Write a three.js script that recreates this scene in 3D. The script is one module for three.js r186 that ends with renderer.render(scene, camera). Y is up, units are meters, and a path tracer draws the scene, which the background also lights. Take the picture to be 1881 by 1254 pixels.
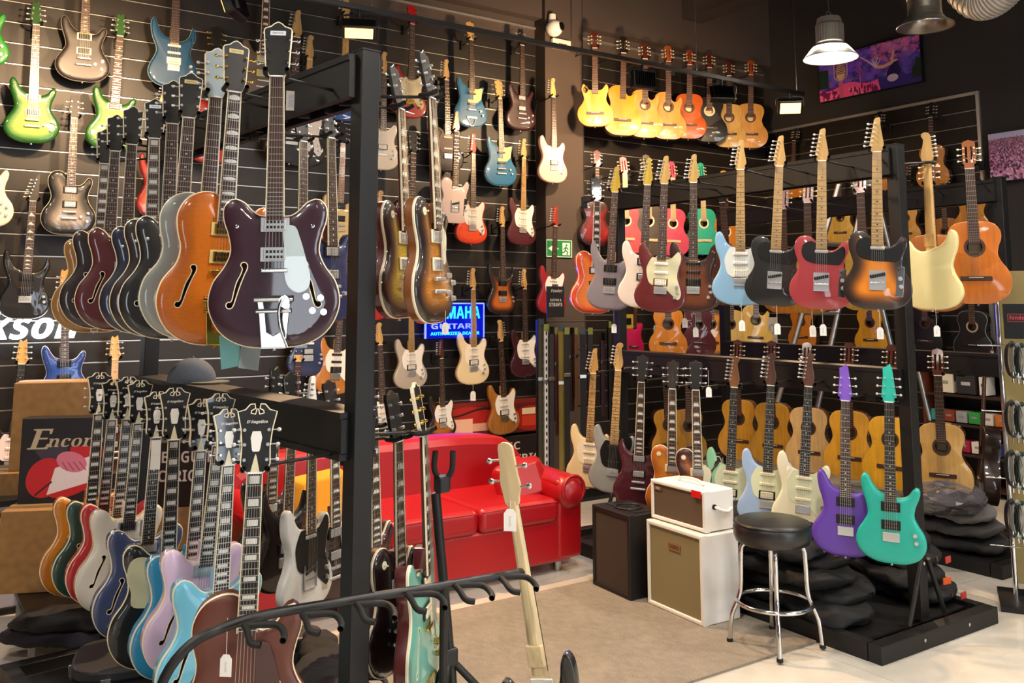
import * as THREE from 'three';
import { RoundedBoxGeometry } from 'three/addons/geometries/RoundedBoxGeometry.js';
import { mergeGeometries, toCreasedNormals } from 'three/addons/utils/BufferGeometryUtils.js';
import { ImprovedNoise } from 'three/addons/math/ImprovedNoise.js';
import { FontLoader } from 'three/addons/loaders/FontLoader.js';
import { TextGeometry } from 'three/addons/geometries/TextGeometry.js';
import { RectAreaLightUniformsLib } from 'three/addons/lights/RectAreaLightUniformsLib.js';

// ---------------------------------------------------------------- camera, light, exposure
// x runs along the slat wall at the back, -z runs towards it; metres
const scene = new THREE.Scene();
const DEG = Math.PI / 180, FOC = 1670, EYE = 1.72, WX = 1881, HY = 1254, PPY = 343;
const camera = new THREE.PerspectiveCamera(2 * Math.atan(HY / 2 / FOC) / DEG, WX / HY, 0.05, 60);
camera.rotation.order = 'YXZ';
camera.position.set(0, EYE, 0);
camera.rotation.set(Math.atan(210 / FOC), -34 * DEG, 0);
camera.setViewOffset(WX, HY, 0, HY / 2 - PPY, WX, HY);
camera.updateMatrixWorld(true);
scene.add(camera);
const renderer = new THREE.WebGLRenderer({ antialias: true });
renderer.toneMapping = THREE.LinearToneMapping;
renderer.toneMappingExposure = 1.42;
renderer.shadowMap.enabled = true;
RectAreaLightUniformsLib.init();
scene.background = new THREE.Color(0xdfe8f2);

scene.backgroundIntensity = 6;
const HIGHBAY = 230, FLOOD = 22, FLOODCOL = 0xffd2a0, BAYCOL = 0xfff3e6;

// ---------------------------------------------------------------- helpers
const V3 = (x, y, z) => new THREE.Vector3(x, y, z);
const FW = V3(Math.sin(34 * DEG), 0, -Math.cos(34 * DEG));
const ray = (px, py) => V3((px - WX / 2) / FOC, -(py - PPY) / FOC, -1).applyQuaternion(camera.quaternion);
const EYEP = V3(0, EYE, 0);
const along = (d, t) => EYEP.clone().addScaledVector(d, t);
const at = (px, py, f) => { const d = ray(px, py); return along(d, f / d.dot(FW)); };
const onV = (px, py, v) => { const d = ray(px, py); return along(d, -v / d.z); };
const onU = (px, py, u) => { const d = ray(px, py); return along(d, u / d.x); };
const onY = (px, py, y) => { const d = ray(px, py); return along(d, (y - EYE) / d.y); };
const azv = (a) => V3(Math.sin((a + 34) * DEG), 0, -Math.cos((a + 34) * DEG));  // a: bearing clockwise from the view axis
let seed = 7;
const rnd = () => { seed = (seed * 1664525 + 1013904223) >>> 0; return seed / 4294967296; };
const noise = new ImprovedNoise();
const taken = {};
const numbered = (n) => { const k = taken[n] = (taken[n] ?? -1) + 1; return k ? n + '_' + String(k).padStart(3, '0') : n; };
function tag(o, label, category, group) { o.userData = { ...o.userData, label, category }; if (group) o.userData.group = group; return o; }
function thing(name, label, category, pos, turn = 0, group) {
  const o = new THREE.Group(); o.name = numbered(name); scene.add(o);
  if (pos) o.position.copy(pos); o.rotation.y = turn;
  return tag(o, label, category, group);
}
function mesh(name, geo, mat, parent, x = 0, y = 0, z = 0) {
  const m = new THREE.Mesh(geo, mat); m.name = parent === scene ? numbered(name) : name; m.position.set(x, y, z);
  m.castShadow = m.receiveShadow = true; parent.add(m); return m;
}
const struct = (m) => { m.userData.kind = 'structure'; return m; };
const geoCache = {};
const keep = (k, f) => geoCache[k] ?? (geoCache[k] = f());
const box = (w, h, d, r = 0) => keep(`b${w},${h},${d},${r}`, () => r ? new RoundedBoxGeometry(w, h, d, 2, r) : new THREE.BoxGeometry(w, h, d));
const cyl = (r1, r2, h, n = 16) => keep(`c${r1},${r2},${h},${n}`, () => new THREE.CylinderGeometry(r1, r2, h, n));
const ball = (r, n = 12) => keep(`s${r},${n}`, () => new THREE.SphereGeometry(r, n, Math.max(6, n * 0.6 | 0)));
const lathe = (pts, n = 32) => new THREE.LatheGeometry(pts.map(([a, b]) => new THREE.Vector2(a, b)), n);
const tube = (pts, r, n = 24, seg = 8, closed = false) => new THREE.TubeGeometry(new THREE.CatmullRomCurve3(pts, closed, 'centripetal'), n, r, seg, closed);
function bar(a, b, r, n = 8) { // a straight round bar between two points
  const g = new THREE.CylinderGeometry(r, r, a.distanceTo(b), n);
  const q = new THREE.Quaternion().setFromUnitVectors(V3(0, 1, 0), b.clone().sub(a).normalize());
  return g.applyQuaternion(q).translate((a.x + b.x) / 2, (a.y + b.y) / 2, (a.z + b.z) / 2);
}
const moved = (g, x, y, z, rx = 0, ry = 0, rz = 0) => g.clone().rotateX(rx).rotateY(ry).rotateZ(rz).translate(x, y, z);
const plain = (g) => { const h = g.index ? g.toNonIndexed() : g.clone(); for (const k of Object.keys(h.attributes)) if (!['position', 'normal', 'uv'].includes(k)) h.deleteAttribute(k); return h; };
const join = (list) => mergeGeometries(list.map(plain));
const shape = (pts) => new THREE.Shape(pts.map(([a, b]) => new THREE.Vector2(a, b)));
function smooth(pts, n = 48) { const c = new THREE.CatmullRomCurve3(pts.map(([a, b]) => V3(a, b, 0)), true, 'centripetal'); const r = c.getSpacedPoints(n); r.pop(); return r.map((p) => [p.x, p.y]); }
const slab = (pts, t, bev = 0) => new THREE.ExtrudeGeometry(shape(pts), { depth: t - 2 * bev, bevelEnabled: bev > 0, bevelSize: bev, bevelThickness: bev, bevelOffset: -bev, bevelSegments: 2, steps: 1 }).translate(0, 0, bev);

// ---------------------------------------------------------------- materials
const matCache = {};
const M = (k, f) => matCache[k] ?? (matCache[k] = f());
function dataTex(w, h, f, srgb = true) {
  const a = new Uint8Array(w * h * 4);
  for (let y = 0; y < h; y++) for (let x = 0; x < w; x++) { const c = f(x, y); const i = (y * w + x) * 4; a[i] = c[0]; a[i + 1] = c[1]; a[i + 2] = c[2]; a[i + 3] = 255; }
  const t = new THREE.DataTexture(a, w, h); t.magFilter = THREE.LinearFilter; t.minFilter = THREE.LinearMipmapLinearFilter; t.generateMipmaps = true;
  t.wrapS = t.wrapT = THREE.RepeatWrapping; if (srgb) t.colorSpace = THREE.SRGBColorSpace; t.needsUpdate = true; return t;
}
function print(w, h, draw) { const c = document.createElement('canvas'); c.width = w; c.height = h; draw(c.getContext('2d'), w, h); const t = new THREE.CanvasTexture(c); t.colorSpace = THREE.SRGBColorSpace; return t; }
const grain = dataTex(128, 256, (x, y) => { const n = noise.noise(x * 0.21, y * 0.013, 3) * 20 + noise.noise(x * 0.6, y * 0.03, 9) * 12 + noise.noise(x * 0.03, y * 0.01, 1) * 16; const v = Math.max(0, Math.min(255, 226 + n)); return [v, v, v]; });
const concreteTex = dataTex(512, 512, (x, y) => { const n = noise.noise(x * 0.012, y * 0.012, 1) * 14 + noise.noise(x * 0.05, y * 0.05, 5) * 9 + noise.noise(x * 0.3, y * 0.3, 8) * 5; const v = 232 + n; return [Math.min(255, v), Math.min(255, v - 1), Math.min(255, v - 4)]; });
const rugTex = dataTex(512, 512, (x, y) => { const n = noise.noise(x * 0.9, y * 0.9, 2) * 34 + noise.noise(x * 0.25, y * 0.25, 4) * 20 + noise.noise(x * 0.02, y * 0.02, 7) * 24; const v = Math.max(0, Math.min(255, 200 + n)); return [v, v * 0.985, v * 0.96]; });
const speckle = dataTex(512, 512, (x, y) => { const n = noise.noise(x * 0.8, y * 0.8, 2) * 30 + noise.noise(x * 0.33, y * 0.2, 4) * 26 + noise.noise(x * 0.05, y * 0.03, 7) * 14 + noise.noise(x * 0.012, y * 0.012, 9) * 10; const v = Math.max(0, Math.min(255, 205 + n)); return [v, v * 0.985, v * 0.96]; });
const weave = dataTex(64, 64, (x, y) => { const v = 190 + ((x >> 1) + (y >> 1)) % 2 * 40 + ((x * 7 + y * 13) % 11); return [v, v, v * 0.97]; });
const brushed = dataTex(256, 64, (x, y) => { const v = 225 + noise.noise(x * 0.02, y * 1.3, 2) * 30; return [v, v, v]; });
const std = (k, color, roughness = 0.6, metalness = 0, more = {}) => M(k + color + roughness, () => new THREE.MeshStandardMaterial({ color, roughness, metalness, ...more }));
const gloss = (color) => M('gl' + color, () => new THREE.MeshPhysicalMaterial({ color, roughness: 0.45, clearcoat: 1, clearcoatRoughness: 0.04 }));
const satin = (color) => M('sa' + color, () => new THREE.MeshPhysicalMaterial({ color, roughness: 0.42, clearcoat: 0.25, clearcoatRoughness: 0.35 }));
const CHROME = std('ch', 0xd8dadc, 0.14, 1), GOLD = std('go', 0xd9b45a, 0.2, 1), NICKEL = std('ni', 0xb9b6ae, 0.3, 1), ALU = std('al', 0xc9c9c7, 0.4, 1);
const BLACKP = std('bp', 0x070707, 0.35), BLACKM = std('bm', 0x090909, 0.45), RUBBER = std('ru', 0x080808, 0.7), SILVER = std('si', 0xcfd1d2, 0.34, 0.75);
const RACKM = M('rack', () => new THREE.MeshPhysicalMaterial({ color: 0x070606, roughness: 0.52 }));
const CREAM = std('cr', 0xe9dfc0, 0.35), WHITEP = std('wp', 0xf1efe8, 0.3), PEARL = M('pearl', () => new THREE.MeshPhysicalMaterial({ color: 0xf4eecb, roughness: 0.25, clearcoat: 1, clearcoatRoughness: 0.1, map: dataTex(64, 64, (x, y) => { const v = 225 + noise.noise(x * 0.2, y * 0.2, 3) * 30; return [v, v, v * 0.97]; }) }));
const TORT = gloss(0x3a0d0c), MOP = std('mop', 0xe8e8e2, 0.25);
const ROSE = std('rose', 0x4a2c1e, 0.5, 0, { map: grain }), EBONY = std('ebo', 0x191614, 0.42, 0, { map: grain }), MAPLE = M('maple', () => new THREE.MeshPhysicalMaterial({ color: 0xe2b56c, roughness: 0.4, map: grain, clearcoat: 0.5, clearcoatRoughness: 0.15 }));
const MAHOG = M('mahog', () => new THREE.MeshPhysicalMaterial({ color: 0x5c2416, roughness: 0.4, map: grain, clearcoat: 0.8, clearcoatRoughness: 0.1 }));
const RAWWOOD = std('raw', 0xa9825a, 0.85, 0, { map: grain }), PAPER = std('pap', 0xf3f0ea, 0.7), CARD = std('card', 0xb58a55, 0.85, 0, { map: rugTex });
const wood = (color, g = true) => M('wd' + color + g, () => new THREE.MeshPhysicalMaterial({ color, roughness: 0.42, map: grain, clearcoat: g ? 0.9 : 0.2, clearcoatRoughness: g ? 0.08 : 0.4 }));

// ---------------------------------------------------------------- guitar bodies: outlines in metres, foot of the body at the origin, neck up
const mir = (p) => [...p, ...p.slice(1).reverse().filter(([x]) => x > 1e-6).map(([x, y]) => [-x, y])];
const BODY = {
  strat: { th: 0.044, R: 0.014, H: 0.011, p: [[0, 0], [0.07, 0.005], [0.128, 0.033], [0.158, 0.085], [0.154, 0.14], [0.125, 0.195], [0.112, 0.235], [0.12, 0.28], [0.135, 0.325], [0.134, 0.36], [0.117, 0.383], [0.098, 0.372], [0.08, 0.342], [0.056, 0.322], [0.03, 0.317], [0, 0.325], [-0.03, 0.338], [-0.058, 0.346], [-0.082, 0.372], [-0.1, 0.412], [-0.118, 0.432], [-0.138, 0.42], [-0.147, 0.38], [-0.14, 0.325], [-0.122, 0.275], [-0.115, 0.235], [-0.13, 0.185], [-0.156, 0.135], [-0.162, 0.085], [-0.134, 0.034], [-0.07, 0.005]] },
  sharp: { th: 0.042, R: 0.018, H: 0.014, p: [[0, 0], [0.07, 0.004], [0.126, 0.032], [0.153, 0.085], [0.148, 0.14], [0.118, 0.195], [0.106, 0.24], [0.118, 0.29], [0.138, 0.34], [0.137, 0.385], [0.122, 0.422], [0.112, 0.4], [0.096, 0.352], [0.064, 0.322], [0.03, 0.312], [0, 0.318], [-0.03, 0.328], [-0.06, 0.34], [-0.09, 0.375], [-0.112, 0.43], [-0.126, 0.462], [-0.143, 0.44], [-0.147, 0.385], [-0.134, 0.325], [-0.114, 0.275], [-0.108, 0.235], [-0.124, 0.19], [-0.148, 0.14], [-0.156, 0.085], [-0.128, 0.032], [-0.07, 0.004]] },
  prs: { th: 0.048, R: 0.03, H: 0.015, p: [[0, 0], [0.075, 0.006], [0.132, 0.036], [0.162, 0.09], [0.156, 0.145], [0.125, 0.198], [0.11, 0.235], [0.115, 0.28], [0.132, 0.325], [0.138, 0.36], [0.126, 0.378], [0.106, 0.366], [0.084, 0.336], [0.056, 0.322], [0.028, 0.32], [0, 0.328], [-0.028, 0.334], [-0.056, 0.345], [-0.082, 0.378], [-0.104, 0.418], [-0.122, 0.43], [-0.138, 0.405], [-0.132, 0.34], [-0.114, 0.28], [-0.108, 0.235], [-0.126, 0.195], [-0.157, 0.145], [-0.165, 0.09], [-0.136, 0.036], [-0.075, 0.006]] },
  tele: { th: 0.044, R: 0.005, H: 0.005, p: [[0, 0], [0.075, 0.003], [0.13, 0.028], [0.16, 0.083], [0.155, 0.14], [0.125, 0.192], [0.113, 0.23], [0.122, 0.275], [0.137, 0.315], [0.136, 0.348], [0.118, 0.365], [0.1, 0.352], [0.08, 0.325], [0.055, 0.312], [0.03, 0.314], [0, 0.33], [-0.028, 0.36], [-0.06, 0.384], [-0.1, 0.388], [-0.13, 0.362], [-0.136, 0.315], [-0.122, 0.262], [-0.114, 0.228], [-0.126, 0.19], [-0.155, 0.14], [-0.161, 0.083], [-0.13, 0.028], [-0.075, 0.003]] },
  lp: { th: 0.056, R: 0.035, H: 0.017, p: [[0, 0], [0.08, 0.005], [0.138, 0.036], [0.166, 0.095], [0.158, 0.155], [0.124, 0.21], [0.112, 0.25], [0.118, 0.295], [0.132, 0.335], [0.134, 0.37], [0.118, 0.39], [0.1, 0.376], [0.08, 0.348], [0.055, 0.332], [0.03, 0.335], [0, 0.36], [-0.028, 0.4], [-0.058, 0.424], [-0.1, 0.422], [-0.13, 0.39], [-0.133, 0.335], [-0.118, 0.285], [-0.112, 0.25], [-0.124, 0.21], [-0.158, 0.155], [-0.167, 0.095], [-0.138, 0.036], [-0.08, 0.005]] },
  sg: { th: 0.036, R: 0.02, H: 0.01, p: [[0, 0], [0.08, 0.004], [0.135, 0.034], [0.163, 0.09], [0.155, 0.15], [0.122, 0.205], [0.11, 0.25], [0.12, 0.3], [0.132, 0.345], [0.128, 0.39], [0.108, 0.41], [0.096, 0.38], [0.075, 0.345], [0.05, 0.33], [0.028, 0.332], [0, 0.335], [-0.028, 0.332], [-0.05, 0.335], [-0.078, 0.352], [-0.1, 0.39], [-0.114, 0.422], [-0.132, 0.4], [-0.136, 0.35], [-0.122, 0.3], [-0.112, 0.25], [-0.124, 0.205], [-0.156, 0.15], [-0.165, 0.09], [-0.136, 0.034], [-0.08, 0.004]] },
  rev: { th: 0.046, R: 0.012, H: 0.008, p: [[0, 0], [0.08, 0.006], [0.137, 0.04], [0.163, 0.098], [0.155, 0.158], [0.128, 0.205], [0.11, 0.245], [0.112, 0.29], [0.13, 0.345], [0.134, 0.362], [0.12, 0.362], [0.085, 0.345], [0.055, 0.342], [0.028, 0.346], [0, 0.35], [-0.028, 0.352], [-0.055, 0.36], [-0.09, 0.392], [-0.122, 0.43], [-0.13, 0.425], [-0.132, 0.36], [-0.118, 0.295], [-0.112, 0.25], [-0.128, 0.205], [-0.156, 0.158], [-0.166, 0.098], [-0.138, 0.04], [-0.08, 0.006]] },
  arch2: { th: 0.062, R: 0.045, H: 0.014, p: mir([[0, 0], [0.1, 0.009], [0.168, 0.05], [0.204, 0.125], [0.193, 0.195], [0.155, 0.25], [0.139, 0.292], [0.146, 0.342], [0.162, 0.392], [0.16, 0.432], [0.134, 0.455], [0.1, 0.445], [0.072, 0.418], [0.048, 0.403], [0.026, 0.402], [0, 0.405]]) },
  arch1: { th: 0.072, R: 0.045, H: 0.014, p: [[0, 0], [0.1, 0.009], [0.168, 0.05], [0.204, 0.125], [0.193, 0.195], [0.155, 0.25], [0.139, 0.292], [0.146, 0.342], [0.16, 0.388], [0.158, 0.43], [0.132, 0.45], [0.105, 0.432], [0.08, 0.4], [0.05, 0.386], [0.026, 0.395], [0, 0.445], [-0.03, 0.482], [-0.07, 0.488], [-0.125, 0.465], [-0.155, 0.415], [-0.153, 0.36], [-0.139, 0.305], [-0.148, 0.258], [-0.193, 0.195], [-0.204, 0.125], [-0.168, 0.05], [-0.1, 0.009]] },
  classic: { th: 0.095, R: 0.003, H: 0.003, p: mir([[0, 0], [0.095, 0.007], [0.158, 0.048], [0.186, 0.12], [0.174, 0.19], [0.136, 0.25], [0.121, 0.292], [0.127, 0.338], [0.143, 0.385], [0.139, 0.435], [0.105, 0.475], [0.05, 0.488], [0, 0.489]]) },
  cut: { th: 0.085, R: 0.003, H: 0.003, p: [[0, 0], [0.095, 0.007], [0.158, 0.048], [0.186, 0.12], [0.174, 0.19], [0.136, 0.25], [0.121, 0.292], [0.127, 0.338], [0.142, 0.38], [0.141, 0.418], [0.122, 0.438], [0.1, 0.41], [0.075, 0.388], [0.045, 0.395], [0.026, 0.44], [0.015, 0.482], [-0.05, 0.488], [-0.105, 0.475], [-0.139, 0.435], [-0.143, 0.385], [-0.127, 0.338], [-0.121, 0.292], [-0.136, 0.25], [-0.174, 0.19], [-0.186, 0.12], [-0.158, 0.048], [-0.095, 0.007]] },
  wing: { th: 0.05, R: 0.004, H: 0.004, p: mir([[0, 0], [0.085, 0.006], [0.145, 0.045], [0.172, 0.11], [0.16, 0.175], [0.122, 0.23], [0.108, 0.27], [0.118, 0.32], [0.13, 0.36], [0.125, 0.4], [0.108, 0.42], [0.092, 0.4], [0.07, 0.37], [0.045, 0.36], [0, 0.36]]) },
  jazz: { th: 0.044, R: 0.014, H: 0.011, p: [[0, 0], [0.07, 0.01], [0.12, 0.045], [0.155, 0.1], [0.16, 0.155], [0.135, 0.205], [0.115, 0.24], [0.118, 0.285], [0.138, 0.335], [0.14, 0.375], [0.122, 0.4], [0.1, 0.385], [0.08, 0.35], [0.055, 0.33], [0.03, 0.325], [0, 0.33], [-0.03, 0.345], [-0.06, 0.36], [-0.085, 0.4], [-0.1, 0.46], [-0.12, 0.49], [-0.14, 0.47], [-0.146, 0.41], [-0.138, 0.34], [-0.12, 0.275], [-0.118, 0.225], [-0.14, 0.165], [-0.16, 0.115], [-0.158, 0.06], [-0.12, 0.02], [-0.06, 0.003]] },
};
function outline(key) {
  return keep('o' + key, () => {
    const ky = key === 'arch2' ? 1.045 : key === 'arch1' ? 1.075 : 1; const pts = smooth(BODY[key].p.map(([x, y]) => [x, y * ky]), 100), n = pts.length, P = pts.map(([x, y]) => new THREE.Vector2(x, y));
    return P.map((p, i) => {
      const a = P[(i + n - 1) % n], b = P[(i + 1) % n], a2 = P[(i + n - 2) % n], b2 = P[(i + 2) % n];
      const t = b.clone().sub(a).normalize(), t1 = p.clone().sub(a2).normalize(), t2 = b2.clone().sub(p).normalize();
      const k = (t1.x * t2.y - t1.y * t2.x) / (p.distanceTo(a2) + 1e-6);
      return { x: p.x, y: p.y, nx: -t.y, ny: t.x, max: k > 0.5 ? 0.7 / k : 1 };
    });
  });
}
function rings(o, prof) { // prof: [inset, z]; returns positions of one ring after another
  return prof.map(([d, z]) => o.map((q) => { const e = Math.min(d, q.max); return [q.x + q.nx * e, q.y + q.ny * e, z]; }));
}
function skin(o, prof, cap, flip, cuts = [], deep = 0.004) {
  const R = rings(o, prof), n = o.length, pos = [], uv = [], idx = [];
  R.flat().forEach(([x, y, z]) => { pos.push(x, y, z); uv.push((x + 0.22) / 0.44, y / 0.52); });
  for (let r = 0; r + 1 < R.length; r++) for (let i = 0; i < n; i++) { const j = (i + 1) % n, a = r * n + i, b = r * n + j, c = a + n, d = b + n; flip ? idx.push(a, c, b, b, c, d) : idx.push(a, b, c, b, d, c); }
  const base = (R.length - 1) * n, zc = prof.at(-1)[1], add = (x, y, z) => { pos.push(x, y, z); uv.push((x + 0.22) / 0.44, y / 0.52); return pos.length / 3 - 1; };
  for (const h of cuts) h.forEach(([x, y]) => add(x, y, zc));
  for (const h of cuts) { const up = h.map(([x, y]) => add(x, y, zc)), dn = h.map(([x, y]) => add(x, y, zc - deep)); h.forEach((_, i) => { const j = (i + 1) % h.length; idx.push(up[i], dn[i], up[j], up[j], dn[i], dn[j]); }); }  // the cut edge of the plate
  if (cap) { for (const [a, b, c] of THREE.ShapeUtils.triangulateShape(R.at(-1).map(([x, y]) => new THREE.Vector2(x, y)), cuts.map((h) => h.map(([x, y]) => new THREE.Vector2(x, y))))) flip ? idx.push(base + a, base + c, base + b) : idx.push(base + a, base + b, base + c); }
  const g = new THREE.BufferGeometry();
  g.setAttribute('position', new THREE.Float32BufferAttribute(pos, 3)); g.setAttribute('uv', new THREE.Float32BufferAttribute(uv, 2)); g.setIndex(idx);
  return toCreasedNormals(g, 0.7);
}
const circle = (cx, cy, rx, ry, n = 36) => [...Array(n)].map((_, i) => [cx + rx * Math.cos(i / n * 6.28319), cy + ry * Math.sin(i / n * 6.28319)]);
function cutsOf(kind) { return kind === 'f' ? [FHOLE, flip(FHOLE)] : kind === 'ear' ? [circle(-0.09, 0.365, 0.0176, 0.0264, 24)] : kind ? [circle(0, kind, 0.0425, 0.0425)] : []; }
function bodyGeo(key, kind = 0) {
  return keep('g' + key + kind, () => {
    const B = BODY[key], o = outline(key), t = B.th / 2, N = 5, top = [], back = [[0, t - B.H]], Rb = Math.min(B.R, 0.012), Hb = Math.min(B.H, 0.01);
    for (let i = 0; i <= N; i++) { const a = i / N * Math.PI / 2; top.push([B.R * (1 - Math.cos(a)), t - B.H * (1 - Math.sin(a))]); }
    for (let i = 0; i <= N; i++) { const a = i / N * Math.PI / 2; back.push([Rb * (1 - Math.cos(a)), -t + Hb * (1 - Math.sin(a))]); }
    const e = t - B.H, w = Math.min(0.005, B.R);
    return { top: skin(o, top, true, false, cutsOf(kind)), inner: kind ? skin(o, back.map(([d, zz]) => [d + 0.004, zz * 0.92]), true, true) : null, back: skin(o, back, true, true), bind: skin(o, [[-0.0012, e - 0.006], [-0.0016, e + 0.0005], [w * 0.5, e + 0.003 + B.H * 0.1], [w, e + 0.0022 + B.H * 0.14]], false, false) };
  });
}
const hx = (c) => { const k = new THREE.Color(c); return [k.r, k.g, k.b].map((v) => Math.round(255 * (v <= 0.0031308 ? 12.92 * v : 1.055 * v ** (1 / 2.4) - 0.055))); };
function burst(key, inner, outer, reach = 0.07, flame = 0) { // dyed top: colour by the distance to the rim, with optional figured maple
  return M(`burst${key}${inner}${outer}${reach}${flame}`, () => {
    const o = outline(key), a = hx(inner), b = hx(outer), w = 96, h = 112;
    const map = dataTex(w, h, (i, j) => {
      const x = (i + 0.5) / w * 0.44 - 0.22, y = (j + 0.5) / h * 0.52; let d = 1;
      for (const q of o) d = Math.min(d, (q.x - x) ** 2 + (q.y - y) ** 2);
      let m = Math.min(1, Math.max(0, (Math.sqrt(d) - 0.008) / reach)); m = m * m * (3 - 2 * m);
      const f = 1 + flame * (Math.sin(y * 520 + noise.noise(x * 30, y * 30, 1) * 5) * 0.5 + noise.noise(x * 60, y * 160, 4));
      return a.map((v, k) => Math.max(0, Math.min(255, (v * m + b[k] * (1 - m)) * f)));
    });
    map.wrapS = map.wrapT = THREE.ClampToEdgeWrapping;
    return new THREE.MeshPhysicalMaterial({ map, roughness: 0.4, clearcoat: 1, clearcoatRoughness: 0.04 });
  });
}
// ---------------------------------------------------------------- headstocks: outlines above the nut; tn = tuner places [x, y, side]
const six = (x0, x1, y0, y1, s) => [0, 1, 2, 3, 4, 5].map((i) => [x0 + (x1 - x0) * i / 5, y0 + (y1 - y0) * i / 5, s]);
const pair = (xs, ys) => ys.flatMap((y, i) => [[-xs[i], y, -1], [xs[i], y, 1]]);
const HEAD = {
  strat: { h: 0.186, tilt: 0, tn: six(-0.031, -0.022, 0.048, 0.158, -1), p: smooth([[-0.021, 0], [-0.024, 0.018], [-0.034, 0.036], [-0.035, 0.05], [-0.028, 0.11], [-0.024, 0.16], [-0.014, 0.18], [0.004, 0.186], [0.02, 0.178], [0.024, 0.162], [0.014, 0.148], [0.016, 0.12], [0.028, 0.062], [0.028, 0.038], [0.021, 0.016], [0.021, 0]], 40) },
  kline: { h: 0.182, tilt: 0, tn: six(-0.034, -0.016, 0.034, 0.148, -1), p: [[-0.021, 0], [-0.037, 0.014], [-0.038, 0.022], [-0.013, 0.168], [-0.006, 0.178], [0.012, 0.182], [0.018, 0.174], [0.017, 0.14], [0.03, 0.064], [0.033, 0.045], [0.03, 0.024], [0.021, 0]] },
  gib: { h: 0.182, tilt: -0.14, tn: pair([0.034, 0.037, 0.039], [0.045, 0.088, 0.13]), p: [[-0.021, 0], [-0.026, 0.014], [-0.034, 0.03], [-0.041, 0.152], [-0.036, 0.168], [-0.02, 0.168], [0, 0.182], [0.02, 0.168], [0.036, 0.168], [0.041, 0.152], [0.034, 0.03], [0.026, 0.014], [0.021, 0]] },
  gre: { h: 0.192, tilt: -0.1, tn: pair([0.037, 0.04, 0.042], [0.05, 0.09, 0.13]), p: [[-0.021, 0], [-0.033, 0.022], [-0.037, 0.04], [-0.044, 0.164], [-0.04, 0.17], [-0.022, 0.176], [-0.012, 0.186], [0, 0.192], [0.012, 0.186], [0.022, 0.176], [0.04, 0.17], [0.044, 0.164], [0.037, 0.04], [0.033, 0.022], [0.021, 0]] },
  dan: { h: 0.205, tilt: -0.1, tn: pair([0.04, 0.041, 0.043], [0.04, 0.085, 0.128]), p: [[-0.021, 0], [-0.036, 0.014], [-0.043, 0.028], [-0.041, 0.08], [-0.046, 0.13], [-0.058, 0.182], [-0.036, 0.188], [-0.022, 0.204], [-0.009, 0.205], [-0.007, 0.192], [-0.018, 0.186], [-0.02, 0.178], [-0.006, 0.174], [-0.002, 0.19], [0.002, 0.19], [0.006, 0.174], [0.02, 0.178], [0.018, 0.186], [0.007, 0.192], [0.009, 0.205], [0.022, 0.204], [0.036, 0.188], [0.058, 0.182], [0.046, 0.13], [0.041, 0.08], [0.043, 0.028], [0.036, 0.014], [0.021, 0]] },
  prs: { h: 0.17, tilt: -0.12, tn: pair([0.032, 0.029, 0.026], [0.04, 0.078, 0.116]), p: [[-0.021, 0], [-0.027, 0.016], [-0.037, 0.03], [-0.026, 0.15], [-0.018, 0.166], [-0.004, 0.152], [0.018, 0.17], [0.022, 0.15], [0.03, 0.06], [0.04, 0.034], [0.03, 0.016], [0.021, 0]] },
  cla: { h: 0.188, tilt: -0.2, slots: true, tn: pair([0.036, 0.036, 0.036], [0.055, 0.093, 0.131]), p: [[-0.026, 0], [-0.036, 0.02], [-0.036, 0.164], [-0.03, 0.176], [-0.012, 0.182], [0, 0.188], [0.012, 0.182], [0.03, 0.176], [0.036, 0.164], [0.036, 0.02], [0.026, 0]] },
  aco: { h: 0.185, tilt: -0.15, tn: pair([0.034, 0.036, 0.038], [0.05, 0.09, 0.13]), p: [[-0.022, 0], [-0.033, 0.022], [-0.04, 0.165], [-0.03, 0.178], [0, 0.185], [0.03, 0.178], [0.04, 0.165], [0.033, 0.022], [0.022, 0]] },
  point: { h: 0.2, tilt: -0.1, tn: six(-0.03, 0.004, 0.03, 0.15, -1), p: [[-0.021, 0], [-0.034, 0.016], [-0.036, 0.026], [0.012, 0.18], [0.034, 0.2], [0.034, 0.03], [0.021, 0]] },
  hook: { h: 0.195, tilt: -0.1, tn: pair([0.032, 0.03, 0.027], [0.04, 0.08, 0.12]), p: [[-0.021, 0], [-0.037, 0.014], [-0.036, 0.024], [-0.027, 0.13], [-0.028, 0.172], [-0.012, 0.178], [0.006, 0.195], [0.016, 0.172], [0.022, 0.13], [0.036, 0.026], [0.037, 0.014], [0.021, 0]] },
  bass: { h: 0.215, tilt: 0, big: true, tn: [[-0.034, 0.06, -1], [0.03, 0.085, 1], [-0.03, 0.13, -1], [0.026, 0.155, 1]], p: smooth([[-0.022, 0], [-0.03, 0.03], [-0.04, 0.058], [-0.036, 0.1], [-0.034, 0.16], [-0.03, 0.2], [-0.006, 0.215], [0.02, 0.208], [0.024, 0.18], [0.026, 0.13], [0.034, 0.08], [0.03, 0.04], [0.022, 0]], 36) },
};
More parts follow.
